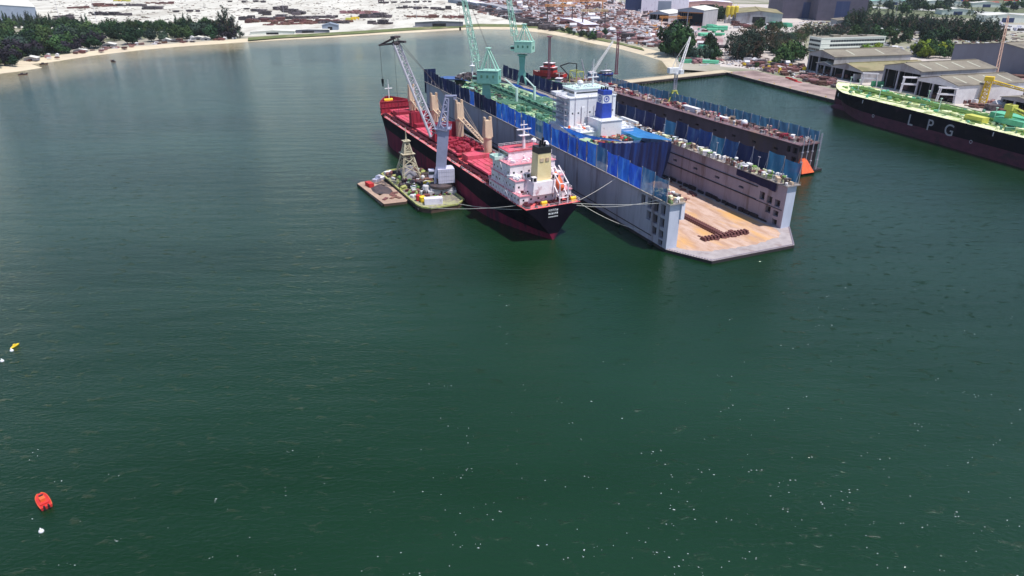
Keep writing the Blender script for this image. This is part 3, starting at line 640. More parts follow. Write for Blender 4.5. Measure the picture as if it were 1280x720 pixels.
# three short rows of small white lettering on the counter
nm = MB(); rr3 = random.Random(5)
for row, (zz, n_, hh) in enumerate(((12.0, 5, .85), (10.7, 6, .75), (9.5, 8, .45))):
    wid_ = 4.4; 
    for k in range(n_):
        y_ = .5+wid_/2-(k+.5)*wid_/n_; w_ = wid_/n_*.34
        nm.box(-.06, -.03, y_-w_, y_-w_+.14, zz, zz+hh); nm.box(-.06, -.03, y_+w_-.14, y_+w_, zz, zz+hh)
        nm.box(-.065, -.035, y_-w_, y_+w_, zz+hh*rr3.choice((0, .42, .82)), zz+hh*rr3.choice((0, .42, .82))+.14)
nm.build('stern_name', M['white'], bc)
MB().box(.2, 1.6, -.35, .35, -4, 6.0).build('rudder', M['hull_red'], bc)

# ------------------------------------------------------------------ floating dock with a tanker in it
DO = Vector((58.2, 239.2, 0)); DH = 113.5
U = dirv(DH); V = Vector((U.y, -U.x, 0))
def dk2w(u, v, z=0): p = DO+U*u+V*v; return Vector((p.x, p.y, z))
fd = thing('floating_dock', 'long grey floating dock holding a white and green tanker, blue screens on both walls', 'floating dock', DO, R(DH))
LD = 305; ZT = 19.0
# dock local: x along the dock, y = -v
pt = [(0, 0), (-16, -9), (-16, -48), (0, -60.7), (LD, -60.7), (LD, 0)]
MB().prism(pt, -4, 1.2, 0, 1).build('pontoon', [M['dock_dark'], M['apron']], fd)
qf = random.Random(6); fp = [(-1, -5.5)]+[(-3-6.5*math.sin(math.pi*k/28)**.5+qf.uniform(-.9, .9), -6.5-47*k/28) for k in range(1, 28)]+[(0, -54), (LD-4, -54), (LD-4, -5.5)]; fl = MB().prism(fp, 1.2, 1.215); fl.build('dock_floor', M['floor_rust'], fd)
ed_ = MB().box(-.25, .25, -.2, .2, 0, .32).build('edge_stud', M['dock_grey'], fd); ed_.location = (-15.5, -9.4, 1.2)
for k in range(1, 40): c = ed_.copy(); COL.objects.link(c); c.location = (-15.5, -9.4-k*.98, 1.2)
for k in range(17):
    t = k/17; c = ed_.copy(); COL.objects.link(c); c.location = (-16*t, -9*t-.6, 1.2); c = ed_.copy(); COL.objects.link(c); c.location = (-.3-15.4*t, -60.3+12.4*t, 1.2)
def wall_mesh(y_out, sgn, holes, x0, x1, z0, z1, dep=1.6):
    """one side face of a wing wall at y_out facing sgn, with recessed openings"""
    xs_ = sorted({x0, x1}|{h[0] for h in holes}|{h[1] for h in holes}); zs_ = sorted({z0, z1}|{h[2] for h in holes}|{h[3] for h in holes})
    s = MB()
    for i in range(len(xs_)-1):
        for j in range(len(zs_)-1):
            a, b, c, d = xs_[i], xs_[i+1], zs_[j], zs_[j+1]
            inh = any(h[0] <= a and b <= h[1] and h[2] <= c and d <= h[3] for h in holes)
            yy = y_out-sgn*dep if inh else y_out
            q = [(a, yy, c), (b, yy, c), (b, yy, d), (a, yy, d)]
            s.add(q, [(0,1,2,3) if sgn < 0 else (3,2,1,0)], 1 if inh else 0)  # opening backs take the dark slot: recess shade put into colour
    for h in holes:
        a, b, c, d = h; o_, i_ = y_out, y_out-sgn*dep
        for q in (((a,o_,c),(a,o_,d),(a,i_,d),(a,i_,c)), ((b,o_,c),(b,o_,d),(b,i_,d),(b,i_,c)), ((a,o_,c),(b,o_,c),(b,i_,c),(a,i_,c)), ((a,o_,d),(b,o_,d),(b,i_,d),(a,i_,d))):
            s.add(q, [(0,1,2,3)], 0)
    return s
holes = []
for r, (zc, h_) in enumerate(((15.6, 4.2), (10.6, 3.6), (5.9, 3.2), (2.5, 2.4))):
    for k in range(4-r): xc = 4.0+4.5*k; holes.append((xc-1.45, xc+1.45, zc-h_/2, zc+h_/2))
def wing(y_o, y_i, inner_sign, name, hl_out, hl_in, mo, mi_, zt=ZT):
    s = MB(); wgo = wall_mesh(y_o, -inner_sign, hl_out, 0, LD, 1.2, zt); wgi = wall_mesh(y_i, inner_sign, hl_in, 0, LD, 1.2, zt)
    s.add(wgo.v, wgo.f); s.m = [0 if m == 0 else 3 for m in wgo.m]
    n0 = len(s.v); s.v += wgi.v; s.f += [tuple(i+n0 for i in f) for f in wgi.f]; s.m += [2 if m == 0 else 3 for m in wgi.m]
    a, b = min(y_o, y_i), max(y_o, y_i)
    s.add([(0,a,1.2),(0,b,1.2),(0,b,zt),(0,a,zt)], [(3,2,1,0)], 1); s.add([(LD,a,1.2),(LD,b,1.2),(LD,b,zt),(LD,a,zt)], [(0,1,2,3)], 1)
    s.add([(0,a,zt),(LD,a,zt),(LD,b,zt),(0,b,zt)], [(0,1,2,3)], 1)
    return s.build(name, [mo, M['dock_end'], mi_, M['dock_dark']], fd)
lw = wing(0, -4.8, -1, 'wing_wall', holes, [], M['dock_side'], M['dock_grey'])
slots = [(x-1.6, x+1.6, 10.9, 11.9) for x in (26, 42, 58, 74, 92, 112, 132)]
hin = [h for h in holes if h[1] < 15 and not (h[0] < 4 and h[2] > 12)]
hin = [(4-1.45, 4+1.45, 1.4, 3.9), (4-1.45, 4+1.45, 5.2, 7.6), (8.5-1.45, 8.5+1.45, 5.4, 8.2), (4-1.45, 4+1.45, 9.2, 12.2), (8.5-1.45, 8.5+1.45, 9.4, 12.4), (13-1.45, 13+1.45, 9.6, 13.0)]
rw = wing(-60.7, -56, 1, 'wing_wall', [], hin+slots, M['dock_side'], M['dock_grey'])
sb = MB()
for zz in (14.2, 8.6): sb.box(16, LD, -55.95, -55.6, zz, zz+.35)
sb.box(1, 17, -55.95, -55.75, 8.5, 8.7)
sb.box(10, LD, .0, .22, 3.2, 3.45)
sb.build('rubbing_strake', M['dock_dark'], fd)
cat_ = MB(); cat_.box(-1.0, LD+.5, -6.0, .9, ZT+.003, ZT+.35); cat_.box(-1.0, LD+.5, -61.6, -54.6, ZT+.003, ZT+.35)
cat_.build('top_walkway', M['catwalk'], fd)
# inner corner post of the left wall near end, raised control tower top
MB().box(-.6, 3.6, -6.4, -4.85, 12.5, ZT-.01).build('end_fairlead', M['lavender'], fd)
tb = MB(); tb.sheet(lambda a, b: (5.5+24*a, -55.5+.25*math.sin(a*22), ZT-.3-3.6*b*(1-.25*a)), 14, 2); tb.build('hanging_tarp', M['tarp_navy'], fd)
fnd = MB()
qf = random.Random(2); xf = 8
while xf < 290:
    lf_ = qf.uniform(.8, 5); fnd.box(xf, xf+lf_, -55.9, -54.6-qf.uniform(0, .9), 1.25, 1.8+qf.uniform(0, 1.5)); xf += lf_+qf.uniform(.2, 2)
fnd.build('fender', M['dock_dark'], fd)
fo2 = MB()
for k in range(12): fo2.tube((8+k*24, .9, .6), (10+k*24, .9, .6), .7, 8)
fo2.build('fender', M['black'], fd)
# keel blocks: a double row down the middle and a cross row
kbk = MB().box(-.45, .45, -1.6, 1.6, 0, .7).box(-.38, .38, -1.2, 1.2, .703, 1.3).build('keel_block', M['keel_block'], fd)
kbk.location = (3, -28.5, 1.216)
for k in range(1, 66):
    c = kbk.copy(); COL.objects.link(c); c.location = (3+k*1.35+(0 if k < 40 else 0), -28.5, 1.216)
for k in range(14):
    c = kbk.copy(); COL.objects.link(c); c.location = (2.0, -19.0-k*1.6 if abs(-19.0-k*1.6+28.5) > 2.2 else -19.0-k*1.6-.3, 1.216); c.rotation_euler = (0, 0, R(90))
dbr = MB(); rk = random.Random(9)
for _ in range(26):
    a = rk.uniform(.4, 1.2); dbr.cbox((rk.uniform(0, 6), rk.uniform(-40, -20), 1.22+a*.25), (a*2, a, a*.5), rk.uniform(0, 3))
for _ in range(40):
    a = rk.uniform(.5, 1.6); dbr.cbox((rk.uniform(44, 80), rk.uniform(-54, -10), 1.22+a*.25), (a*2, a, a*.5), rk.uniform(0, 3))
dbr.build('dock_debris', M['keel_block'], fd)
# deck fittings on the two walkways
def scatter_fit(parent, tag_, n_, x0, x1, y0, y1, z, seed, mats, protos=None):
    q = random.Random(seed)
    P = []
    for nm_, bld in (('winch', lambda: MB().box(-.9, .9, -.5, .5, 0, .5).tube((-.8, 0, .8), (.8, 0, .8), .5, 8)),
                     ('locker', lambda: MB().box(-1.0, 1.0, -.6, .6, 0, 1.3).box(-1.06, 1.06, -.66, .66, 1.3, 1.4)),
                     ('ventilator', lambda: MB().tube((0, 0, 0), (0, 0, 1.3), .3, 8).lathe((0, 0, 1.3), [(.3, 0), (.6, .15), (.55, .5), (.1, .65)], 8)),
                     ('gas_bottle_rack', lambda: MB().box(-1.4, 1.4, -.5, .5, 0, .15).tube((-1, 0, .15), (-1, 0, 1.7), .25, 6).tube((-.4, 0, .15), (-.4, 0, 1.7), .25, 6).tube((.3, 0, .15), (.3, 0, 1.7), .25, 6).tube((1, 0, .15), (1, 0, 1.7), .25, 6)),
                     ('hatch_box', lambda: MB().box(-.6, .6, -.6, .6, 0, .8).box(-.7, .7, -.7, .7, .8, .95))):
        for m_ in mats:
            o = bld().build(nm_, M[m_], parent); P.append(o); o.location = (q.uniform(x0, x1), q.uniform(y0, y1), z)
    cnt = {}
    for _ in range(n_):
        o = q.choice(P); base_ = o.name.split('.')[0]
        if cnt.get(base_, 0) > 80: continue
        cnt[base_] = cnt.get(base_, 0)+1
        c = o.copy(); COL.objects.link(c); c.location = (q.uniform(x0, x1), q.uniform(y0, y1), z); c.rotation_euler = (0, 0, q.uniform(0, 6.28)); s_ = q.uniform(.7, 1.5); c.scale = (s_,)*3
CLM = ['white', 'lpg_pipe', 'rusty', 'catwalk', 'lpg_deck', 'cream', 'pile_white', 'steel_dark']
for u_ in (20, 47, 88): lp_ = MB().tube((0, 0, 0), (0, 0, 6.5), .12, 5).box(-.7, .7, -.15, .15, 6.4, 6.6).build('lamp_post', M['boom_grey'], fd); lp_.location = (u_, -58, ZT+.36)
scatter_fit(fd, 'r', 300, 0, 170, -59.6, -55.5, ZT+.353, 21, CLM)
scatter_fit(fd, 'l', 46, 0, 12, -5.4, -.2, ZT+.353, 22, CLM)
MB().box(44, 52, -58.6, -56.6, ZT+.36, ZT+1.6).build('white_canopy', M['white'], fd)
MB().box(112, 128, -58.8, -57.2, ZT+.36, ZT+3.4).build('service_container', M['white'], fd)
rlr = MB(); rlr.rail([(0, -54.7, ZT+.35), (LD, -54.7, ZT+.35)], 1.1, 3, .07); rlr.rail([(-.9, -5.9, ZT+.35), (60, -5.9, ZT+.35)], 1.1, 3, .07); rlr.rail([(-.9, -5.9, ZT+.35), (-.9, .8, ZT+.35)], 1.1, 3, .07)
rlr.rail([(-.9, -54.7, ZT+.35), (-.9, -61.5, ZT+.35)], 1.1, 3, .07); rlr.build('railing', M['catwalk'], fd)
# the screens
def screens(parent, y, x0, n_, step, z0, h, colour, lean, seed, post_m=M['boom_grey'], hv=.08):
    q = random.Random(seed)
    for k in range(n_):
        cname = colour(k); hh = h*(1+q.uniform(-hv, hv)); ph = q.uniform(0, 6); xa = x0+k*step+.12; xb = x0+(k+1)*step-.12; sag = q.uniform(.1, .5)
        s = MB(); s.sheet(lambda a, b: (xa+(xb-xa)*a, y+lean*b+.45*math.sin(a*9+ph)*math.sin(b*3.1)+.1*math.sin(a*31+ph+b*5), z0+.2+hh*b-(sag*math.sin(a*math.pi) if b > .99 else 0)), 10, 5)
        o = s.build('screen_panel', M[cname], parent, True)
        if cname == 'tarp_teal': o['label'] = 'faded teal mesh screen'
        elif cname == 'tarp_navy': o['label'] = 'dark navy screen'
        if k == 0:
            pz = MB(); pz.tube((0, 0, 0), (0, 0, h+.5), .14, 5); pz.tube((0, 0, h*.75), (0, -lean_s(y)*1.8, 0), .08, 4); po = pz.build('screen_post', post_m, parent); po.location = (x0, y+.2*lean_s(y), z0)
        c = po.copy(); COL.objects.link(c); c.location = (x0+(k+1)*step, y+.2*lean_s(y), z0)
def lean_s(y): return 1 if y > -30 else -1
def cl(k):
    if k in (0, 1, 5, 12): return 'tarp_teal'
    if k < 19 or k in (23,): return 'tarp_blue'
    return 'tarp_navy'
screens(fd, .75, 1.0, 35, 8.7, ZT+.35, 9.0, cl, .25, 31)
cr_ = ['tarp_teal', 'tarp_teal', 'tarp_navy', 'tarp_navy', 'tarp_blue_shaded', 'tarp_teal', 'tarp_blue_shaded', 'tarp_blue_shaded', 'tarp_navy', 'tarp_teal', 'tarp_navy', 'tarp_navy', 'tarp_navy']
screens(fd, -61.3, .3, 33, 9.2, ZT+.35, 8.4, lambda k: cr_[k] if k < len(cr_) else 'tarp_navy', -.2, 32)
es = MB(); es.sheet(lambda a, b: (LD+.4+.2*math.sin(a*20), 1-9*a, ZT-8+17*b), 8, 4); es.build('end_screen', M['tarp_navy'], fd, True)

# ------------------------------------------------------------------ tanker in the dock; local x from stern to bow
TK0 = dk2w(84, 30); 
tk = thing('tanker', 'white-housed green-decked tanker standing inside the floating dock, blue and white funnel', 'tanker', (TK0.x, TK0.y, 3.0), R(DH))
LT = 222
def tst(x):
    hd = 19.5 if 14 < x < 175 else (12+7.5*math.sin(min(1, x/14)*math.pi/2) if x <= 14 else 19.5*max(0, 1-((x-175)/(LT-175))**2.2))
    hw = 19.3 if 40 < x < 165 else (3+16.3*math.sin(min(1, x/40)*math.pi/2) if x <= 40 else 19.3*max(0, 1-((x-165)/(LT-165))**1.8))
    return (x, hd, hw, 17.5+(2.2 if x > 196 else 0), 9, 4*max(0, (x-198)/24) if x > 198 else 0)
xt = [0, 4, 9, 14, 24, 40, 80, 120, 150, 165, 175, 183, 190, 195.9, 196, 201, 206, 211, 215, 218, 220.5, LT]
stt = [tst(x) for x in xt]
hull(stt, zb=-0.4).build('hull', [M['lavender'], M['hull_purple']], tk)
deck(stt).build('deck', M['tank_green'], tk)
pp = MB(); q = random.Random(4)
for k in range(9): pp.tube((30, -4.8+k*1.15, 18.8+.3*(k % 2)), (196, -3.6+k*.9, 18.8+.3*(k % 2)), .33, 5)
for k in range(18): pp.box(36+k*9, 36.5+k*9, -6.2, 6.2, 17.3, 18.6)
for yy in (9, -9, 14, -14): pp.tube((40, yy, 18.0), (185 if abs(yy) < 10 else 168, yy, 18.0), .22, 4)
for k in range(5): pp.tube((104+k*3.2, -17.5, 18.9), (104+k*3.2, 17.5, 18.9), .38, 6)
pp.build('deck_piping', M['pipe_green'], tk)
MB().box(48, 192, -7.5, 7.5, 17.27, 17.7).build('pipe_trench', M['tank_mess'], tk)
cw = MB(); cw.box(30, 194, -1.0, 1.0, 20.6, 20.75); cw.rail([(30, 1, 20.75), (194, 1, 20.75)], 1.1, 5, .07); cw.rail([(30, -1, 20.75), (194, -1, 20.75)], 1.1, 5, .07)
for k in range(19): cw.box(32+k*9, 32.4+k*9, -.9, .9, 17.3, 20.6)
cw.build('catwalk', M['pipe_green'], tk)
bits(tk, 'deck_valve', M['pipe_green'], 95, lambda q: (q.uniform(46, 192), q.choice((-1, 1))*q.uniform(5.5, 16.5), 17.28, q.uniform(.8, 2.4)), 5)
bits(tk, 'tank_hatch', M['steel_dark'], 80, lambda q: (q.uniform(46, 192), q.choice((-1, 1))*q.uniform(4.5, 17), 17.28, q.uniform(.7, 1.9)), 6)
bits(tk, 'deck_locker', M['mint'], 36, lambda q: (q.uniform(46, 192), q.choice((-1, 1))*q.uniform(6.5, 17), 17.28, q.uniform(.6, 1.6)), 7)
def _f(q):
    x_ = q.uniform(197, 214); w_ = tst(x_)[1]-1.5; return x_, q.uniform(-w_, w_), 19.45, q.uniform(.8, 2.6)
bits(tk, 'forecastle_gear', M['steel_dark'], 90, _f, 8)
bk = MB()
for sg in (1, -1):
    for a, b in zip(stt[14:-1], stt[15:]):
        bk.add([(a[0], a[1]*sg, a[3]-.1), (b[0], b[1]*sg, b[3]-.1), (b[0]+.3, b[1]*sg, b[3]+1.3), (a[0]+.3, a[1]*sg, a[3]+1.3)], [(0,1,2,3)])
bk.build('bulwark', M['white'], tk)
mc = MB()
for sg in (1, -1): mc.tube((110, 6*sg, 17.3), (110, 6*sg, 27), .9, 8); mc.tube((110, 6*sg, 26.5), (126, 7*sg, 30), .45, 5)
mc.build('hose_crane', M['mint'], tk)
fm = MB(); fm.tube((203, 0, 19), (203, 0, 45), .55, 7, .22); fm.tube((203, 0, 45), (203, 0, 47), .1, 5); fm.lathe((203, 0, 27.5), [(.6, 0), (2.0, .4), (2.0, .8), (.6, 1.2)], 10); fm.box(202.3, 203.7, -1.8, 1.8, 45, 45.4)
for k in range(4): fm.box(202.8, 203.2, -1.4+.1*k, 1.4-.1*k, 31+3.2*k, 31.2+3.2*k)
fm.build('foremast', M['white'], tk)
# superstructure
WH = M['white']; LV = M['lavender']
hA = house(tk, 'lower_deckhouse', 14, 43, -16.5, 17, 17.3, 20.2, LV, roof=M['white'])
hB = house(tk, 'engine_casing', 10.5, 24, -7.0, 4.6, 17.6, 25.6, WH, roof=M['white'], win=False)
hC = house(tk, 'accommodation_block', 27, 42, -13.0, 13.6, 20.46, 34.6, WH, roof=M['white'], wrow=[27.2])
hD = house(tk, 'bridge', 30, 43, -9.5, 9.5, 34.86, 38.2, M['white'], roof=M['mint'], win=False)
bw = MB(); bw.box(42.95, 43.06, -9, 9, 36.0, 37.2); bw.box(30.5, 42.5, 9.45, 9.58, 36.0, 37.2); bw.box(30.5, 42.5, -9.58, -9.45, 36.0, 37.2); bw.box(29.9, 30.05, -8.5, 8.5, 36.2, 36.9); bw.build('bridge_window', M['window'], hD)
for sg in (1, -1):
    MB().box(36, 42, 9.6*sg, 17*sg, 34.9, 35.2).box(36, 36.15, 9.6*sg, 17*sg, 35.2, 36.4).box(41.85, 42, 9.6*sg, 17*sg, 35.2, 36.4).box(36.15, 41.85, 16.85*sg, 17*sg, 35.2, 36.4).build('bridge_wing', M['white'], tk)
for y_, n_ in ((-9, 3), (6, 2)):
    MB().box(26.6, 27, y_-.8, y_+.8, 20.5, 30).build('cable_trunk', M['white'], hC)
vd = MB()
for k in range(7): vd.tube((26.7, -11+k*3.6, 21+(k % 3)), (26.7, -11+k*3.6, 35.5-(k % 2)*5), .14, 4)
vd.build('downpipe', M['boom_grey'], hC)
bits(tk, 'roof_ventilator', M['white'], 34, lambda q: (q.uniform(14.5, 26), q.choice((q.uniform(-15, -8), q.uniform(6, 15.5))), 20.46, q.uniform(.8, 2.0)), 51)
bits(tk, 'rescue_gear', M['orange'], 10, lambda q: (q.uniform(16, 26), q.uniform(8, 15), 20.46, q.uniform(.8, 1.4)), 52)
bits(tk, 'bridge_fitting', M['white'], 20, lambda q: (q.uniform(30, 42), q.uniform(-8, 8), 38.47, q.uniform(.5, 1.1)), 53)
stp = MB()
for k in range(5):
    z_ = 20.9+k*2.8
    stp.box(28, 41, 13.65, 16.0, z_+2.5, z_+2.65); stp.tube((29+(k % 2)*10, 14.9, z_), (39-(k % 2)*10, 14.9, z_+2.6), .2, 4); stp.tube((28, 15.9, z_), (28, 15.9, z_+2.7), .14, 4); stp.tube((41, 15.9, z_), (41, 15.9, z_+2.7), .14, 4)
    stp.rail([(28, 15.95, z_+2.65), (41, 15.95, z_+2.65)], 1, 2, .07)
stp.build('stair_gallery', M['boom_grey'], tk)
# funnel: blue, white, blue
fx, fy = 19.5, -1.5
f0 = MB().frus((fx, fy, 25.9), (6.6, 5.8), (fx-.2, fy, 33.2), (6.0, 5.2)).build('funnel', M['blue'], tk)
MB().frus((fx-.2, fy, 33.2), (6.0, 5.2), (fx-.35, fy, 37.2), (5.6, 4.9)).build('funnel_band', M['white'], f0)
MB().frus((fx-.35, fy, 37.2), (5.8, 5.1), (fx-.4, fy, 39.2), (5.6, 4.9)).build('funnel_top', M['blue'], f0)
ex = MB()
for a, b in ((-1.2, -1.0), (.8, -1), (-.6, 1.0), (1.3, 1.0)): ex.tube((fx+a, fy+b, 39.0), (fx+a, fy+b, 40.6), .42, 8)
ex.build('exhaust_pipe', M['black'], f0)
em = MB()
def ringm(c, n1, n2, r0, r1, nseg=18):
    vs = []
    for r_0 in (r0, r1):
        for i in range(nseg):
            a = 2*math.pi*i/nseg; vs.append(Vector(c)+Vector(n1)*r_0*math.cos(a)+Vector(n2)*r_0*math.sin(a))
    return vs, [(i, (i+1) % nseg, nseg+(i+1) % nseg, nseg+i) for i in range(nseg)]
for c, n1 in (((fx-.3, fy+2.62, 35.2), (1, 0, 0)), ((fx-3.26, fy+.5, 35.2), (0, 1, 0))):
    v_, f_ = ringm(c, n1, (0, -.06 if n1[0] else 0, 1), 1.15, 1.6); em.add(v_, f_)
    v_, f_ = ringm(c, n1, (0, -.06 if n1[0] else 0, 1), .02, .55); em.add(v_, f_)
em.build('funnel_emblem', M['blue'], f0)
rmst = MB(); rmst.tube((34, -3, 38.4), (34, -3, 46), .6, 8, .35); rmst.box(33.3, 34.7, -6, 0, 43, 43.3); rmst.box(33.5, 34.5, -5, -1, 45, 45.2); rmst.tube((34, -3, 46), (34, -3, 52), .14, 5)
rmst.lathe((32.5, 5, 38.4), [(.2, 0), (.2, 1.2), (1.3, 1.7), (1.5, 2.7), (1.0, 3.7), (.1, 4.1)], 10); rmst.lathe((39, 2, 38.4), [(.2, 0), (.2, 1), (1.0, 1.4), (1.0, 2.4), (.1, 3)], 10)
rmst.build('radar_mast', WH, tk)
MB().lathe((46, 8.5, 17.3), [(.3, 0), (.3, 2.2), (1.3, 2.6), (1.7, 3.8), (1.3, 5), (.2, 5.5)], 10).build('red_buoy_tank', M['redpaint'], tk, True)
for nm_, mm_, n_, s_ in (('aft_winch', 'rusty', 50, 1), ('aft_crate', 'redpaint', 24, 2), ('aft_locker', 'green', 18, 3), ('aft_drum', 'steel_dark', 50, 4), ('aft_hatch', 'cream', 26, 5)):
    bits(tk, nm_, M[mm_], n_, lambda q: (q.uniform(1.0, 10), q.uniform(-8, 11), 17.28, q.uniform(.7, 1.7)), s_+40)
# tarpaulins: stern curtain across the dock, azure canopy, covers over the bow and along starboard
def lbl(o, l, c, g=None): return tag(o, l, c, g)
cu = MB()
def cfun(a, b):   # a: left wall to right wall, b: bottom to top
    v = 5.0+49.5*a; top = 28.0-7.6*a**.8; u0 = 62+14*a+4*math.sin(a*3.1)*(1-b)
    z = 1.6+(top-1.6)*b
    fold = .9*math.sin(a*46)*(1-b*.6)+.5*math.sin(a*97+b*3)
    p = dk2w(u0+fold, v-(3.2*(1-b)**2 if a > .8 else 0)*(a-.8)*5, z); return tuple(p)
cu.sheet(cfun, 90, 14); lbl(cu.build('stern_curtain', M['tarp_shaded'], None, True), 'tall pleated blue tarpaulin curtain hanging across the dock behind the tanker stern', 'tarpaulin')
ca = MB(); ca.sheet(lambda a, b: tuple(dk2w(76+34*b+5*(1-a)*(1-b), 38+16.8*a, 20.7+.35*math.sin(a*7+b*5)*math.sin(b*3.14)+2.0*(1-a))), 24, 20)
lbl(ca.build('azure_canopy', M['tarp_azure'], None, True), 'bright azure tarpaulin stretched flat from the tanker stern to the dock wall', 'tarpaulin')
c2 = MB(); c2.sheet(lambda a, b: tuple(dk2w(66+34*a, 4.9+10*b+7*b*(1-a), 28.0-.2*a-7*b*(.3+.7*a)+.4*math.sin(a*21+b*4))), 20, 10)
lbl(c2.build('side_cover', M['tarp_blue'], None, True), 'royal blue tarpaulin sloping from the left dock screens onto the tanker quarter', 'tarpaulin')
c3 = MB(); c3.sheet(lambda a, b: tuple(dk2w(268+34*a, 5+18*b, 26-3.5*b-4.5*a*(1-b)+.9*math.sin(a*7+b*3)*math.sin(b*3))), 16, 12)
lbl(c3.build('bow_cover', mat('tarp_dusty', (0.07, 0.14, 0.34), (0.05, 0.10, 0.26), .15, .6, bump=.3), None, True), 'dusty blue tarpaulin tented over the tanker bow', 'tarpaulin')
for k, (u0, u1) in enumerate(((128, 172), (178, 262))):
    c4 = MB(); c4.sheet(lambda a, b: tuple(dk2w(u0+(u1-u0)*a, 49.3+5.6*b+.4*math.sin(a*13), 20.9-1.2*b+.35*math.sin(a*25+b*3))), 30, 5)
    lbl(c4.build('gap_cover', MATS['tarp_blue'] if k else M['tarp_azure'], None, True), ('long royal blue tarpaulin strip covering the gap beside the tanker bow half', 'azure tarpaulin strip covering the gap beside the tanker midships')[1-k], 'tarpaulin')

# ------------------------------------------------------------------ rusty second dock wall behind
D2 = gp(1000, 181, 15); D2H = 115.6; U2 = dirv(D2H); V2 = Vector((U2.y, -U2.x, 0))
def d2w(u, v, z=0): p = Vector((D2.x, D2.y, 0))+U2*u+V2*v; return Vector((p.x, p.y, z))
f2 = thing('dock_wall_pontoon', 'rusty brown dock wall crowded with gear behind the grey dock, steel blue screens along it', 'floating dock', (D2.x, D2.y, 0), R(D2H))
L2 = 232; W2 = 13; Z2 = 14.6
s = MB(); wv = wall_mesh(0, 1, [(1, 4, 9.8, 13), (5.5, 8, 9.8, 13), (1, 4, 4.5, 8)]+[(14+16*k, 17+16*k, 9, 10.2) for k in range(12)], 0, L2, 1.0, Z2)
s.add(wv.v, wv.f); s.m = list(wv.m); s.add([(0,-W2,1),(0,0,1),(0,0,Z2),(0,-W2,Z2)], [(3,2,1,0)], 1); s.add([(L2,-W2,1),(L2,0,1),(L2,0,Z2),(L2,-W2,Z2)], [(0,1,2,3)], 0)
s.add([(0,-W2,1),(L2,-W2,1),(L2,-W2,Z2),(0,-W2,Z2)], [(0,1,2,3)], 0); s.add([(0,0,Z2),(L2,0,Z2),(L2,-W2,Z2),(0,-W2,Z2)], [(3,2,1,0)], 0)
s.build('wing_wall', [M['rust_wall'], M['dock_dark']], f2)
MB().box(-2, L2+1, -W2-4, 3, -3, 1.0).build('pontoon', M['dock_dark'], f2)
MB().box(-1.2, L2, -W2-.8, 1.4, Z2+.003, Z2+.4).build('top_walkway', M['rust_wall'], f2)
rl2 = MB().rail([(-1, 1.2, Z2+.4), (L2, 1.2, Z2+.4)], 1.1, 3, .07); rl2.rail([(-1, 1.2, Z2+.4), (-1, -W2, Z2+.4)], 1.1, 3, .07); rl2.build('railing', M['boom_grey'], f2)
scatter_fit(f2, 'd', 330, 0, L2, -W2+1, -1.0, Z2+.403, 41, ['cream', 'pile_pink', 'rusty', 'pile_pink', 'pile_white', 'catwalk', 'block_red', 'steel_dark'])
ep = MB()
for yy in (-1, -4.5, -8, -12.5):
    ep.tube((-1.6, yy, 1), (-1.6, yy, Z2+5), .25, 5); ep.box(-2, -1.2, yy-.5, yy+.5, 6, 6.4); ep.box(-2, -1.2, yy-.5, yy+.5, 11, 11.4)
ep.tube((-1.2, -W2-.5, 1), (-1.2, -W2-.5, Z2+5), .25, 5)
ep.build('end_frame', M['boom_grey'], f2)
screens(f2, -W2-.9, 1.0, 33, 7.0, Z2+.4, 5.4, lambda k: 'tarp_steel', -.2, 43)
for a_, b_, c_, d_, e_ in ((86, 100, -7, -4, 3.0), (60, 68, -6, -3.5, 2.4)): MB().box(a_, b_, c_, d_, Z2+.42, Z2+e_).box(a_-.1, b_+.1, c_-.1, d_+.1, Z2+e_+.003, Z2+e_+.12).build('service_container', M['pile_white'], f2)
w3 = MB(); w3.lathe((48, -7, Z2+.42), [(1.7, 0), (1.9, 1.6), (1.5, 2.6), (.3, 3.1)], 12); w3.build('storage_tank', M['white'], f2, True)
# orange mooring raft at its near end
of = thing('mooring_raft', 'bright orange tapered raft floating at the end of the rusty dock wall', 'raft', tuple(gp(1001, 216, 0)), R(115))
MB().frus((0, 0, -.4), (8.5, 8.5), (0, 0, 1.0), (9.5, 9.0)).build('hull', M['hull_black'], of)
MB().frus((0, 0, 1.0), (9.2, 8.6), (.6, .4, 7.6), (3.0, 3.0)).build('float', M['orange'], of)
MB().tube((.6, .4, 7.6), (.6, .4, 11.5), .15, 6).build('marker_pole', M['boom_grey'], of)
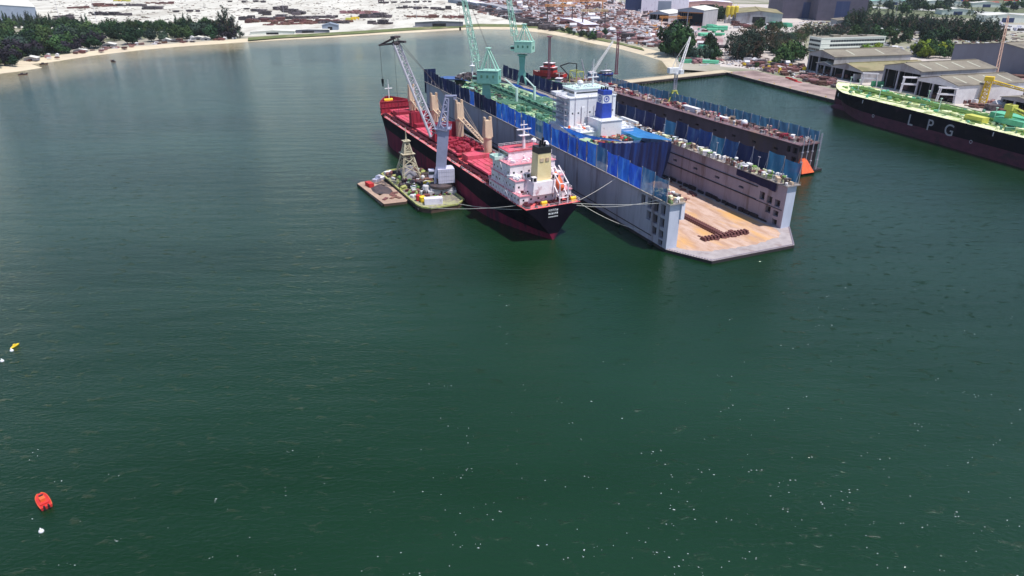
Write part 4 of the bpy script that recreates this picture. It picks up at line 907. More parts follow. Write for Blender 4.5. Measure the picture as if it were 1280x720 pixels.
# ------------------------------------------------------------------ dock cranes (green)
def green_crane(name, label, base, zb, house_z, boom_tip, back, col=M['crane_green'], bcol=M['crane_mint'], sc=1.0, flare=False):
    t = thing(name, label, 'crane', base)
    x = MB()
    if flare:
        for i, j in ((-1,-1),(1,-1),(1,1),(-1,1)): x.frus((i*3.2, j*1.9, 0), (1.3, 1.3), (i*1.2, j*1.1, 9), (1.5, 1.5))
        x.frus((0, 0, 7), (6, 4), (0, 0, 11), (3.6, 3.6)); x.frus((0, 0, 11), (3.4, 3.4), (0, 0, house_z-2.6), (4.6, 4.6))
        x.lathe((0, 0, house_z-2.6), [(2.2, 0), (3.6, .4), (3.6, .9), (2.2, 1.2)], 16)
    else:
        x.frus((0, 0, 0), (5.4, 4.4), (0, 0, 3), (5.8, 4.6)); x.frus((0, 0, 3), (5.8, 4.6), (0, 0, house_z-.6), (4.3, 4.3)); x.lathe((0, 0, house_z-.6), [(2.4, 0), (2.7, .3), (2.7, .6)], 16)
    x.build('pedestal', col, t)
    bd = Vector((boom_tip[0], boom_tip[1], 0)).normalized(); sd = Vector((-bd.y, bd.x, 0)); hr = math.atan2(bd.y, bd.x)
    c = -bd*1.8+Vector((0, 0, house_z+3.6))
    h = MB().cbox(c, (12.5, 8.6, 7.0), hr); ho = h.build('machinery_house', bcol if flare else col, t)
    MB().cbox(c+Vector((0, 0, 3.62)), (12.8, 8.9, .2), hr).build('roof', bcol, ho)
    dd = MB()
    for k in (-1, 1):
        for j in (-3.5, 0, 3.5): dd.cbox(c+bd*j+sd*4.31*k+Vector((0, 0, .4)), (1.2, .08, 1.6), hr)
    dd.cbox(c-bd*6.27+Vector((0, 0, -.5)), (.08, 3.2, 2.0), hr); dd.build('louvre', M['pipe_green'], ho)
    cb = c+bd*7.6+sd*2.8+Vector((0, 0, -1.0)); k_ = MB().cbox(cb, (3, 2.6, 3.2), hr).build('operator_cab', bcol, t)
    MB().cbox(cb+Vector((0, 0, .3))+bd*.05, (3.05, 2.3, 1.5), hr).cbox(cb+Vector((0, 0, .3)), (2.6, 2.65, 1.5), hr).build('window', M['window'], k_)
    zt = house_z+7.3; A = MB()
    ap = -bd*1.5+Vector((0, 0, zt+back))
    for k in (-1, 1):
        A.tube(bd*2.6+sd*3.2*k+Vector((0, 0, zt)), ap+sd*1.9*k, .36, 6); A.tube(-bd*7+sd*3.2*k+Vector((0, 0, zt)), ap+sd*1.9*k, .42, 6)
        A.tube(-bd*2+sd*3.2*k+Vector((0, 0, zt)), ap+sd*1.9*k, .22, 5)
    A.tube(ap-sd*2.3, ap+sd*2.3, .45, 6); A.cbox(ap+Vector((0, 0, .5)), (2.6, 4.6, .5), hr)
    A.build('a_frame', bcol, t)
    p0 = bd*4.6+Vector((0, 0, zt-1.5)); p1 = Vector(boom_tip)
    b_ = MB(); n_ = int((p1-p0).length/3.6); w = p0.lerp(p1, .12)
    b_.truss(w, p1, 4.4, 1.8, n_, .24, rd=.15, h0=3.4, h1=1.6)
    for k in (-1, 1):
        for j in (-1, 1): b_.tube(p0+sd*2.4*k, w+sd*2.2*k+Vector((0, 0, 1.2*j)), .26, 5)
    bo = b_.build('boom', bcol, t)
    c_ = MB()
    for k in (-1, 1): c_.tube(ap+sd*.9*k, p1+sd*.5*k, .07, 4)
    hk = p1+bd*.6; c_.tube(hk, hk-Vector((0, 0, 26)), .07, 4); c_.cbox(hk-Vector((0, 0, 27)), (1, .6, 1.8), hr)
    c_.build('hoist_rope', M['steel_dark'], t)
    return t
c1 = dk2w(190, 2.6, ZT+.35)
green_crane('pedestal_crane', 'sea green pedestal crane on the near dock wall, boom raised beside the tanker', c1, 0, 15.6, (-14, 3, 72), 11.5)
c2_ = dk2w(262, 58.2, ZT+.35)
green_crane('pedestal_crane', 'mint green crane on flared legs on the far dock wall near the red tug', c2_, 0, 22.5, (-12, 4, 72), 10.5, flare=True)
# slender white crane standing on the rusty wall
c3p = gp(842, 126, Z2+.4); t = thing('slewing_crane', 'slender white crane with a yellow-green portal on the rusty dock wall', 'crane', tuple(c3p))
x = MB()
for i, j in ((-1,-1),(1,-1),(1,1),(-1,1)): x.tube((i*4.0, j*3, 0), (i*1.0, j*1.0, 6.4), .42, 6)
for i in (-1, 1): x.tube((i*4, -3, 0), (i*4, 3, 0), .3, 5); x.tube((-4, i*3, .3), (4, i*3, .3), .3, 5); x.tube((i*2.4, i*2, 3.2), (-i*2.4, i*2, 3.2), .25, 5)
x.cbox((0, 0, 6.6), (3, 3, .6)); x.build('portal', M['lpg_yellow'], t)
MB().truss((0, 0, 6.8), (0, 0, 17), 1.7, 1.7, 7, .2).build('mast', M['boom_grey'], t)
x = MB().cbox((-2, 0, 19.6), (7.5, 3.6, 3.4), .3).cbox((3.0, -1.2, 18.8), (2.4, 2.2, 2.6), .3).lathe((0, 0, 17), [(1.7, 0), (1.7, .9)], 12); x.build('machinery_house', M['white'], t)
x = MB().truss((2, 0.4, 19.6), (12, 22, 38), 1.7, .8, 12, .14); x.tube((-3, -.5, 21.3), (-1, 0, 27), .18, 5); x.tube((2, 0, 21.3), (-1, 0, 27), .18, 5); x.tube((-1, 0, 27), (12, 22, 38), .08, 4); x.build('boom', M['pile_white'], t)

# ------------------------------------------------------------------ crane barge beside the carrier
BH = 116.4; b0 = gp(528, 260, 2.0)
cbp = thing('crane_barge', 'crowded work barge with a yellow-green rim moored along the red carrier', 'barge', (b0.x, b0.y, 0), R(BH))
def bw2(x, y, z=0): p = Vector((b0.x, b0.y, 0))+dirv(BH)*x+Vector((-math.sin(R(BH)), math.cos(R(BH)), 0))*y; p.z = z; return p
BL, BW = 63, -20.5
pl = [(0, 0), (4, 1.0), (BL-5, 1.0), (BL, -4), (BL, BW+3), (BL-4, BW), (2, BW), (-3, BW+5), (-3, -3)]
MB().prism(pl, -2, 2.0, 0, 1).build('hull', [M['barge_hull'], M['barge_deck']], cbp)
rim = MB(); 
for a, b in zip(pl, pl[1:]+pl[:1]):
    a_ = Vector((a[0], a[1], 0)); b_ = Vector((b[0], b[1], 0)); d = (b_-a_); L_ = d.length; m = (a_+b_)/2
    rim.cbox((m.x, m.y, 2.35), (L_+.3, .55, .68), math.atan2(d.y, d.x))
rim.build('bulwark', M['barge_rim'], cbp)
tyr = MB()
for k in range(22):
    for yy in (1.15,): tyr.tube((2+k*2.6, yy, .9), (2+k*2.6, yy+.45, .9), .75, 8)
tyr.build('tyre_fender', M['black'], cbp)
q = random.Random(12)
for nm_, mm_, n_, s_ in (('machinery', 'steel_dark', 95, 1), ('scrap_piece', 'rusty', 60, 2), ('deck_box', 'pile_white', 34, 3), ('green_pump', 'lpg_pipe', 36, 4), ('bollard', 'barge_rim', 30, 5), ('pipe_length', 'dark_red', 30, 6)):
    bits(cbp, nm_, M[mm_], n_, lambda q: (q.uniform(12, BL-4), q.uniform(BW+1.5, -.8), 2.0, q.uniform(.6, 2.2)), s_+60)
wn_ = MB()
for k in range(4): wn_.tube((50+2.4*k, -4-3*(k % 2), 3.2), (50+2.4*k, -7-3*(k % 2), 3.2), 1.1, 10); wn_.cbox((50+2.4*k, -5.5-3*(k % 2), 2.5), (2.4, 3.6, 1), 0)
wn_.build('winch', M['steel_dark'], cbp)
def ontop(nm_, label, cat, bx, loc, mats, rz=BH, grp=None):
    o = bx.build(nm_, mats); o.location = loc; o.rotation_euler = (0, 0, R(rz)); return tag(o, label, cat, grp)
x = MB().box(-1.7, 1.7, -1.1, 1.1, 0, 2.1).box(-1.8, 1.8, -1.2, 1.2, 2.103, 2.25)
for k in range(-3, 4): x.box(k*.45-.06, k*.45+.06, -1.16, 1.16, .1, 2.0)
ontop('generator', 'small yellow generator box near the front rim of the crowded barge', 'generator', x, bw2(8.5, -3.2, 2.0), M['yellow'])
x = MB().box(-2, 2, -.9, .9, 0, 1.5).box(-1.2, .2, -.8, .8, 1.503, 2.3).tube((-1.5, -1, .4), (-1.5, 1, .4), .5, 8).tube((1.3, -1, .4), (1.3, 1, .4), .5, 8)
ontop('loader', 'yellow wheeled loader in the middle of the crowded barge deck', 'loader', x, bw2(30, -12, 2.0), M['yellow'], 150)
x = MB().box(-4, 4, -1.6, 1.6, 0, 2.8)
for k in range(-6, 7): x.box(k*.6-.08, k*.6+.08, -1.68, 1.68, .1, 2.7)
ontop('site_cabin', 'white ribbed cabin beside the grey crane base on the barge', 'cabin', x, bw2(3.5, -6.5, 2.0), M['lavender'], BH+75)
x = MB().lathe((0, 0, 0), [(1.1, 0), (1.1, 2.4), (.9, 2.7)], 10).tube((0, 0, 2.6), (0, 0, 3.4), .2, 5)
ontop('red_drum', 'red drum next to the yellow generator on the barge', 'drum', x, bw2(10.6, -1.9, 2.0), M['redpaint'])
x = MB().lathe((0, 0, 0), [(1.5, 0), (1.5, 3.4), (1.0, 3.9)], 12)
ontop('storage_tank', 'pale round tank amid dark machinery on the barge', 'tank', x, bw2(20, -9, 2.0), M['pile_white'])
# lattice derrick
x = MB(); apx = Vector((0, 0, 22))
for i, j in ((-1,-1),(1,-1),(1,1),(-1,1)):
    x.tube((i*4.6, j*4.2, 3), (i*.7, j*.7, 19), .34, 6); x.tube((i*4.6, j*4.2, 0), (i*4.6, j*4.2, 3), .4, 6)
def lv(z): t = (z-3)/16; return 4.6+(.7-4.6)*t, 4.2+(.7-4.2)*t
zs = [3, 7, 10.5, 13.5, 16.2, 19]
for k in range(len(zs)-1):
    a, b = lv(zs[k]); c, d = lv(zs[k+1])
    for P1, P2 in (((a,b),(-c,d)), ((-a,b),(c,d)), ((a,-b),(-c,-d)), ((-a,-b),(c,-d)), ((a,b),(c,-d)), ((a,-b),(c,d)), ((-a,b),(-c,-d)), ((-a,-b),(-c,d))):
        x.tube((P1[0], P1[1], zs[k]), (P2[0], P2[1], zs[k+1]), .17, 4)
    for P1, P2 in (((c,d),(-c,d)), ((c,-d),(-c,-d)), ((c,d),(c,-d)), ((-c,d),(-c,-d))): x.tube((P1[0], P1[1], zs[k+1]), (P2[0], P2[1], zs[k+1]), .18, 4)
x.box(-3.6, 3.6, -3.2, 3.2, 12.4, 12.6); x.box(-1.8, 1.8, -1.8, 1.8, 18.4, 18.7); x.tube((0, 0, 19), (0, 0, 25), .2, 5); x.tube((1, 0, 19), (0, 0, 25), .12, 4); x.tube((-1, 0, 19), (0, 0, 25), .12, 4)
x.tube((0, 0, 19), (8, 5, 0), .12, 4); x.tube((0, 0, 19), (-8, 5, 0), .12, 4); x.tube((-5, -5, 0), (-2, -1, 16), .15, 4)
derr = thing('lattice_derrick', 'white four-legged lattice tower standing on the crowded barge', 'derrick', bw2(47, -9.5, 2.0), R(BH))
x.build('tower', mat('derrick_paint', (0.60, 0.56, 0.42), (0.42, 0.34, 0.24), 0.5, 0.7), derr)
MB().box(-3.4, 3.4, -3, 3, 0, 3.6).box(-2.2, 2.2, -2, 2, 3.6, 6).build('drill_house', M['boom_grey'], derr)
# grey pedestal crane on the barge
cp = gp(552, 240, 2.0)
kr = thing('harbour_crane', 'grey pedestal crane on the barge with a long boom raised over the red deck', 'crane', tuple(cp))
x = MB().cbox((0, .5, .9), (13, 9, 1.6), R(10)).cbox((0, .5, 2.2), (10.5, 7.5, 1.0), R(10)); x.build('base_frame', M['pile_white'], kr)
x = MB().lathe((0, 0, 2.7), [(5.2, 0), (5.6, .5), (5.6, 1.3), (4.0, 1.8), (3.2, 2.6), (3.2, 4.6)], 18); x.build('slewing_ring', M['steel_dark'], kr)
x = MB().frus((0, 0, 4.9), (6.0, 5.2), (0, 0, 9), (5.4, 4.8)); x.build('turret', M['crane_grey'], kr)
mh = MB().cbox((2.1, .4, 8.4), (7.6, 6.6, 6.6), R(14)); mo_ = mh.build('machinery_house', M['crane_lav'], kr)
x = MB()
for k in range(-3, 4): 
    for zz in (7.6, 9.4, 11.2, 12.9): pass
q_ = Matrix.Rotation(R(14), 3, 'Z')
for k in range(-3, 4):
    p = Vector((2.1, .4, 8.4))+q_@Vector((k*1.05, -3.32, 0)); x.cbox(p, (.07, .06, 6.4), R(14))
for zz in (-2.2, 0, 2.2): p = Vector((2.1, .4, 8.4+zz*.9))+q_@Vector((0, -3.33, 0)); x.cbox(p, (7.4, .06, .07), R(14))
x.build('panel_joint', M['boom_grey'], mo_)
x = MB().cbox((-4.2, -.6, 9.2), (2.6, 3.0, 3.6), R(14)); co_ = x.build('operator_cab', M['crane_lav'], kr)
MB().cbox((-4.3, -.75, 9.7), (2.7, 3.0, 1.3), R(14)).build('window', M['window'], co_)
x = MB().frus((.2, 0, 11), (4.4, 4.2), (2.2, 0, 29.5), (5.0, 3.6)); x.frus((0, 0, 9), (5.6, 5), (.3, 0, 12.5), (4.6, 4.4)); x.build('tower', M['crane_grey'], kr)
x = MB().truss((2.0, 0, 29.3), (4.2, 0, 43), 4.6, 1.6, 5, .34, rd=.2, h0=3.6, h1=1.6); x.tube((-.6, -1.4, 30), (3.6, -.6, 43.5), .28, 5); x.tube((-.6, 1.4, 30), (3.6, .6, 43.5), .28, 5); x.cbox((6.0, 0, 44), (5.2, 1.6, .7), 0); x.cbox((7.8, 0, 43.2), (1.2, 1.6, 1.4), 0)
x.cbox((2, 0, 29.8), (7.4, 5.0, .3)); x.rail([(-1.7, -2.5, 29.9), (5.7, -2.5, 29.9), (5.7, 2.5, 29.9), (-1.7, 2.5, 29.9)], 1.2, 2, .08)
x.build('tower_head', M['crane_grey'], kr)
d = ray(500, 57); rr_ = (0.1643*1, )
# boom tip: straight ahead of the pivot, leaning away to the left
tipdir = Vector((math.cos(R(152)), math.sin(R(152)), 0)); tip = tipdir*20.5+Vector((0, 0, 65)); piv = tipdir*2.4+Vector((0, 0, 26.2))
sd = Vector((-tipdir.y, tipdir.x, 0)); x = MB()
for k in (-1, 1):
    x.tube(piv+sd*3.0*k, tip+sd*1.7*k, .62, 7, .5)
up_ = (tip-piv).normalized().cross(sd).normalized()
for k in range(14):
    t0, t1 = k/14, (k+1)/14; w0, w1 = 3.0-1.3*t0, 3.0-1.3*t1; sg = 1 if k % 2 else -1
    x.tube(piv.lerp(tip, t0)+sd*w0*sg, piv.lerp(tip, t1)-sd*w1*sg, .2, 4)
    x.tube(piv.lerp(tip, t1)+sd*w1, piv.lerp(tip, t1)-sd*w1, .22, 4)
    m0, m1 = piv.lerp(tip, t0)+up_*1.6*(1 if k % 2 else -1), piv.lerp(tip, t1)
    x.tube(piv.lerp(tip, t0)+sd*w0, piv.lerp(tip, (t0+t1)/2)+up_*1.8, .13, 4); x.tube(piv.lerp(tip, (t0+t1)/2)+up_*1.8, piv.lerp(tip, t1)-sd*w1, .13, 4)
x.tube(piv.lerp(tip, .04)+up_*1.8, piv.lerp(tip, .96)+up_*1.8, .28, 5)
bo = x.build('boom', M['boom_grey'], kr)
x = MB(); jt = tip+tipdir*9+Vector((0, 0, -1.2))
for k in (-1, 1): x.tube(tip+sd*1.7*k, jt+sd*.6*k, .4, 5); x.tube(tip+sd*1.6*k+Vector((0, 0, 2.4)), jt+sd*.6*k, .25, 4); x.tube(tip+sd*1.7*k, tip+sd*1.6*k+Vector((0, 0, 2.4)), .3, 4)
x.cbox(tip+Vector((0, 0, 2.6)), (2.4, 4.2, .8), R(152)); x.cbox(tip-tipdir*3.4+Vector((0, 0, .8)), (3.4, 1.6, .8), R(152)); x.tube(tip+sd*2.1, tip-sd*2.1, .9, 10)
x.build('boom_head', M['steel_dark'], kr)
x = MB()
for k in (-.8, .8): x.tube(Vector((4.2, k, 43.8)), tip+sd*k*1.3+Vector((0, 0, 2.4)), .09, 4)
x.tube(jt, jt-Vector((0, 0, 14.5)), .08, 4); x.tube(tip+tipdir*1.2, tip+tipdir*1.2-Vector((0, 0, 36)), .06, 4)
x.build('hoist_rope', M['steel_dark'], kr)
MB().cbox(jt-Vector((0, 0, 15.6)), (1.0, .8, 2.0)).tube(jt-Vector((0, 0, 16.4)), jt-Vector((0, 0, 18)), .35, 6).build('hook_block', M['black'], kr)

# small flat barge
e0 = gp(480, 255, 1.2)
sbg = thing('flat_barge', 'small tan flat barge with scrap and a red crate tied outside the crane barge', 'barge', (e0.x, e0.y, 0), R(119))
pl = [(0, 0), (36, 1), (38, -1.5), (38, -10.5), (35, -12), (2, -12.5), (-1.5, -10)]
MB().prism(pl, -1, 1.2, 0, 1).build('hull', [M['barge_hull'], M['wood_deck']], sbg)
x = MB()
for k in range(15): x.tube((1+k*2.5, .5, .5), (1+k*2.5, 1.1, .5), .7, 8)
x.build('tyre_fender', M['black'], sbg)
def sbw(x, y, z=1.2):
    p = Vector((e0.x, e0.y, 0))+dirv(119)*x+Vector((-math.sin(R(119)), math.cos(R(119)), 0))*y; p.z = z; return p
def heap(w, l, h, seed, n=14, m=9):
    q = random.Random(seed); s = MB()
    def f(a, b):
        r = max(0, 1-((2*a-1)**2+(2*b-1)**2)); return ((a-.5)*l*(1+.1*math.sin(b*9+seed)), (b-.5)*w*(1+.1*math.sin(a*7+seed)), h*r**.7*(.75+.5*noise.noise(Vector((a*4+seed, b*4, 0)))) )
    s.sheet(f, n, m); return s
ontop('scrap_heap', 'low dark heap of scrap in the middle of the small flat barge', 'scrap heap', heap(8, 15, 1.8, 5), sbw(21, -6), M['steel_dark'], 119)
x = MB().box(-2.6, 2.6, -1.2, 1.2, 0, 1.9)
for k in range(-4, 5): x.box(k*.6-.07, k*.6+.07, -1.27, 1.27, .1, 1.8)
ontop('open_crate', 'red steel crate at the far end of the small flat barge', 'crate', x, sbw(29, -3), M['redpaint'], 125)
x = MB().frus((0, 0, 0), (6.5, 2.2), (.2, 0, 1.4), (7.4, 2.9)).box(-1.4, 1.2, -.8, .8, 1.4, 2.6)
ontop('work_skiff', 'dark blue skiff with a white cabin lying beyond the small flat barge', 'boat', x, sbw(36.0, -10, 1.2), M['lavender'], 60)
for k in range(7):
    q = random.Random(k); x = MB()
    for j in range(4): x.tube((-1.6, -.6+j*.4, .25), (1.6, -.5+j*.4, .25+.1*(j % 2)), .22, 6)
    ontop('pipe_bundle', 'short rusty pipe bundle on the front half of the small flat barge', 'pipe bundle', x, sbw(4+q.random()*9, -2-q.random()*8), M['rusty'], q.random()*180, 'pipe bundles on the small flat barge')

# ------------------------------------------------------------------ mooring lines
def line(a, b, label, sag=1.5, r=.09):
    x = MB(); a = Vector(a); b = Vector(b); pts = [a.lerp(b, i/14)-Vector((0, 0, sag*4*(i/14)*(1-i/14))) for i in range(15)]
    for p, q_2 in zip(pts[:-1], pts[1:]): x.tube(p, q_2, r, 4)
    tag(x.build('mooring_line', M['rope']), label, 'rope', 'mooring lines at the carrier stern')
def bcw(x, y, z): p = Vector((16.5, 252.5, 0))+dirv(116.7)*x+Vector((-math.sin(R(116.7)), math.cos(R(116.7)), 0))*y; p.z = z; return p
line(bcw(1, -11.8, 14.2), dk2w(36, -.8, ZT+.6), 'taut line rising from the carrier stern to the blue-screened dock wall', .4)
line(bcw(0, -8, 14.0), dk2w(1, -.8, ZT+.6), 'upper of two lines from the carrier stern to the dock end', .8)
line(bcw(-.2, -10, 12.8), dk2w(6, -.8, ZT+.2), 'lower of two lines from the carrier stern to the dock end', 1.6)
line(bw2(-3, BW+5, 2.6), bcw(2, 11, 13.6), 'long line from the barge corner to the carrier stern', .8)
line(bw2(-2, -2, 2.6), bcw(8, 12.4, 13.6), 'slack line from the barge front corner to the carrier quarter', 1.0)
line(bcw(4, -12.4, 13), dk2w(16, .2, 3), 'low slack line from the carrier stern to the dock waterline', 1.5)

# ------------------------------------------------------------------ gas carrier at the quay
GHd = 106.0
uG = dirv(GHd); g0 = Vector((272.1, 354.3, 0))+Vector((uG.y, -uG.x, 0))*19-uG*55
gc = thing('gas_carrier', 'black and purple gas carrier lettered LPG with a bright yellow-green deck', 'gas carrier', (g0.x, g0.y, 0), R(GHd))
LG = 227
def gst(x):
    hd = 19.0 if 20 < x < 190 else (15+4*x/20 if x <= 20 else 19*max(0, 1-((x-190)/(LG-190))**2.3))
    hw = 19.0 if 50 < x < 172 else (3+16*math.sin(x/50*math.pi/2) if x <= 50 else 19*max(0, 1-((x-172)/(LG-10-172))**1.35) if x < LG-10 else 0)
    return (x, hd, hw, 15+.004*x+(2.6*max(0, (x-200)/27)), 6.8, 0)
xg = [0, 5, 12, 20, 35, 50, 80, 120, 160, 176, 186, 193, 199, 205, 210, 214, 217, 220, 222.5, 224.5, 226, LG]
stg = [gst(x) for x in xg]
hull(stg).build('hull', [M['hull_black'], M['hull_purple']], gc)
deck(stg).build('deck', M['lpg_deck'], gc)
bl_ = MB(); vs = []; prof = [(3.0, 0), (3.2, 4), (2.9, 8), (2.1, 11), (.9, 12.6), (.1, 13)]
for r_0, t_ in prof:
    for i in range(12): a = 2*math.pi*i/12; vs.append((LG-18+t_*1.6, r_0*math.cos(a)*1.0, -.3+r_0*math.sin(a)*1.15))
bl_.add(vs, [(k*12+i, k*12+(i+1) % 12, (k+1)*12+(i+1) % 12, (k+1)*12+i) for k in range(5) for i in range(12)]); bl_.build('bulbous_bow', M['hull_purple'], gc, True)
x = MB(); q = random.Random(17)
for k in range(8): x.tube((40, -5+k*1.2, 16.8+.4*(k % 2)), (212, -4+k*.9, 17.2+.4*(k % 2)), .36, 5)
for k in range(24): x.box(40+k*7.2, 40.5+k*7.2, -6.5, 6.5, 14.9, 16.9)
for yy in (11, -11, -15): x.tube((46, yy, 15.8), (196, yy, 15.9), .25, 4)
x.build('deck_piping', M['lpg_pipe'], gc)
def _f(q):
    X_ = q.uniform(44, 216); Y_ = q.uniform(-1, 1)*min(17, gst(X_)[1]-2)
    if Y_ > 7 and q.random() < .75: Y_ = q.uniform(-12, 7)
    return X_, Y_, 14.85+max(0, (X_-200)*.05), q.uniform(.9, 2.6)
for nm_, mm_, n_, s_ in (('valve', 'lpg_pipe', 95, 1), ('manifold', 'pipe_green', 90, 4), ('deck_locker', 'lpg_deck', 70, 2), ('pump', 'lpg_green', 50, 3)): bits(gc, nm_, M[mm_], n_, _f, s_)
MB().prism([(42, -15), (196, -15), (210, -7), (214, 3), (200, 5), (42, 5)], 14.9, 15.75).build('pipe_trench', M['lpg_mess'], gc)
x = MB()
for a, b in ((104, 126), (140, 158), (58, 76)): x.box(a, b, -3, 7, 15, 16.6)
x.build('tank_dome', M['lpg_deck'], gc)
x = MB().box(94, 106, 5.5, 10.5, 14.95, 18.4).box(60, 68, 6, 11, 14.95, 18); x.build('yellow_deckhouse', M['lpg_yellow'], gc)
x = MB().box(70, 100, -9.5, -1, 16.6, 20.4).box(74, 92, -3, 4.6, 16.6, 19.6); x.build('compressor_house', M['lpg_green'], gc)
x = MB()
for xx, yy in ((212, 2), (176, 8), (126, 9), (94, 2), (150, -6), (200, 5)): x.tube((xx, yy, 15), (xx, yy, 24), .22, 5); x.box(xx-.5, xx+.5, yy-.5, yy+.5, 23.6, 24)
x.build('vent_mast', M['mint'], gc)
x = MB().frus((86, 2, 15), (3, 3), (86, 2, 27), (2.2, 2.2)); x.truss((86, 2, 25), (62, -5, 18.6), 2.2, 1.2, 9, .25); x.cbox((86, 2, 25.5), (5, 4, 3)); x.build('deck_crane', M['lpg_yellow'], gc)
x = MB().box(8, 34, -15, 15, 14.9, 27).box(10, 32, -11, 11, 27.003, 33).box(20, 31, -19, 19, 33.003, 36); x.build('deckhouse', M['office_white'], gc)
x = MB().rail([(40, 18.8, 14.9), (190, 18.8, 15.6)], 1.1, 4, .07); x.rail([(40, -18.8, 14.9), (190, -18.8, 15.6)], 1.1, 4, .07); x.build('railing', M['lpg_deck'], gc)
for ch, px_, in (('L', 1138), ('P', 1162), ('G', 1187)):
    d_ = ray(px_, 0)  # solve position along the side under that column
    best = min(range(60, 200), key=lambda k: abs(640+FPX*(g0+uG*k+Vector((-uG.y, uG.x, 0))*19).x/((g0+uG*k+Vector((-uG.y, uG.x, 0))*19).y*_c+(HC-9)*_s)-px_))
    fc = bpy.data.curves.new('lettering', 'FONT'); fc.body = ch; fc.size = 9.4; fc.extrude = .03; fc.offset = .04; fc.align_x = 'CENTER'; fc.align_y = 'CENTER'
    ft_ = bpy.data.objects.new('t', fc); fc.materials.append(M['letter_grey']); me_ = bpy.data.meshes.new_from_object(ft_); fo_ = bpy.data.objects.new('hull_letter', me_); COL.objects.link(fo_); fo_.parent = gc; fo_['label'] = f'white letter {ch} painted on the black hull'; fo_.location = (best, 19.12, 9.2); fo_.rotation_euler = (R(90), 0, R(180)); bpy.data.objects.remove(ft_)
x = MB()
for k in (78, 178, 205): x.box(k-.25, k+.25, gst(k)[1]-.1, gst(k)[1]+.1, 12.2, 14.4)
for k, z_ in ((90, 5.8), (166, 5.6)):
    v_, f_ = ringm((k, 19.1, z_+.5), (1, 0, 0), (0, 0, 1), .75, 1.0, 12); x.add(v_, f_)
x.build('draught_mark', M['pinkwhite'], gc)

# ------------------------------------------------------------------ vessels by the jetty and boats on the water
def vessel(name, label, cat, loc, rz, L_, B_, fb, hullm, housem, tiers, mast=6, group=None, extra=None):
    t = thing(name, label, cat, loc, R(rz), group); st = []
    for k in range(10):
        f = k/9; x_ = f*L_-L_/2; hb = B_/2*(1 if f < .6 else max(.02, 1-((f-.6)/.4)**2))*(.88+.12*min(1, f*5))
        st.append((x_, hb, hb*.88, fb*(1+.5*max(0, f-.5)), fb*.25, 0))
    hull(st, zb=-1).build('hull', [hullm, M['hull_red']], t); deck(st).build('deck', M['catwalk'], t)
    z = fb
    for (a, b, w_, h_) in tiers:
        o = MB().box(a*L_-L_/2, b*L_-L_/2, -w_/2, w_/2, z-.2, z+h_).build('deckhouse', housem, t)
        MB().box(a*L_-L_/2-.04, b*L_-L_/2+.04, -w_/2-.04, w_/2+.04, z+h_*.5, z+h_*.8).build('window', M['window'], o); 
        MB().box(a*L_-L_/2-.4, b*L_-L_/2+.4, -w_/2-.4, w_/2+.4, z+h_+.003, z+h_+.25).build('roof', M['pinkwhite'], o); z += h_+.25
    if mast:
        xm = (tiers[-1][0]+tiers[-1][1])/2*L_-L_/2
        MB().tube((xm, 0, z), (xm, 0, z+mast), .25, 5).box(xm-.3, xm+.3, -1.4, 1.4, z+mast*.6, z+mast*.6+.25).build('mast', M['boom_grey'], t)
    q = random.Random(int(L_*7)); s = MB()
    for _ in range(26): a = q.uniform(.4, 1.2); s.cbox((q.uniform(-.45, .3)*L_, q.uniform(-.35, .35)*B_, fb+a*.4), (a*1.5, a, a), q.uniform(0, 3))
    s.build('deck_gear', M['rusty'], t)
    return t
vessel('tugboat', 'bright red tug with stacked red deckhouse beyond the far dock wall', 'tugboat', tuple(gp(686, 96, 0)), 150, 34, 11, 4, M['redpaint'], M['redpaint'], [(.30, .72, 8.5, 5.0), (.36, .62, 7, 3.4)], 5)
vessel('workboat', 'cluttered workboat with tan superstructure beside the jetty', 'workboat', tuple(gp(741, 103, 0)), 25, 27, 9, 3, M['hull_black'], M['orange_steel'], [(.3, .62, 7, 3.2), (.34, .55, 5.4, 2.6)], 9)
vessel('supply_boat', 'low white and green supply boat next to the red tug', 'supply boat', tuple(gp(704, 106, 0)), 158, 26, 8, 2.6, M['lpg_green'], M['pinkwhite'], [(.55, .75, 6, 2.8)], 4)
vessel('small_ferry', 'small blue-roofed boat lying along the outer jetty edge', 'boat', tuple(gp(757, 94, 0)), 20, 16, 5, 1.8, M['blue'], M['lavender'], [(.2, .8, 4.2, 2.4)], 7)
x = thing('floating_excavator', 'dark knuckle crane arm bent over a small pontoon by the red tug', 'crane', tuple(gp(712, 101, 0)))
MB().box(-6, 6, -4, 4, -.6, 1.6).build('pontoon', M['barge_hull'], x); MB().box(-1.6, 1.6, -1.5, 1.5, 1.6, 4.4).build('cab', M['steel_dark'], x)
MB().tube((0, 0, 4), (-9, 1, 13), .6, 6).build('arm', M['black'], x) ; MB().tube((-9, 1, 13), (-1 , 1, 15.6), .6, 6).build('arm', M['black'], x); MB().tube((6, 0, 1.6), (6, 0, 15), .5, 6).tube((6, 0, 15), (-1, 1, 15.6), .45, 6).build('post', M['black'], x)
def lattice_mast(label, p, h, m=M['purple_steel'], w=1.6):
    t = thing('lattice_mast', label, 'mast', tuple(p)); MB().truss((0, 0, 0), (0, 0, h), w, w*.75, int(h/2.4), .26, rd=.16).cbox((0, 0, h+.3), (w*2.2, w*1.6, .7)).cbox((0, 0, .3), (4, 4, .6)).build('tower', m, t)
    return t
p = gp(686, 97, 1.0); lattice_mast('red-purple lattice mast rising in front of the red tug', (p.x, p.y, 0.2), hz(686, 97, 1, 45)-1, w=2.0)
p = gp(770, 92.5, 2.5); lattice_mast('tall purple lattice mast at the outer edge of the jetty', (p.x, p.y, 2.5), hz(770, 92.5, 2.5, 41)-2.5, w=2.2)
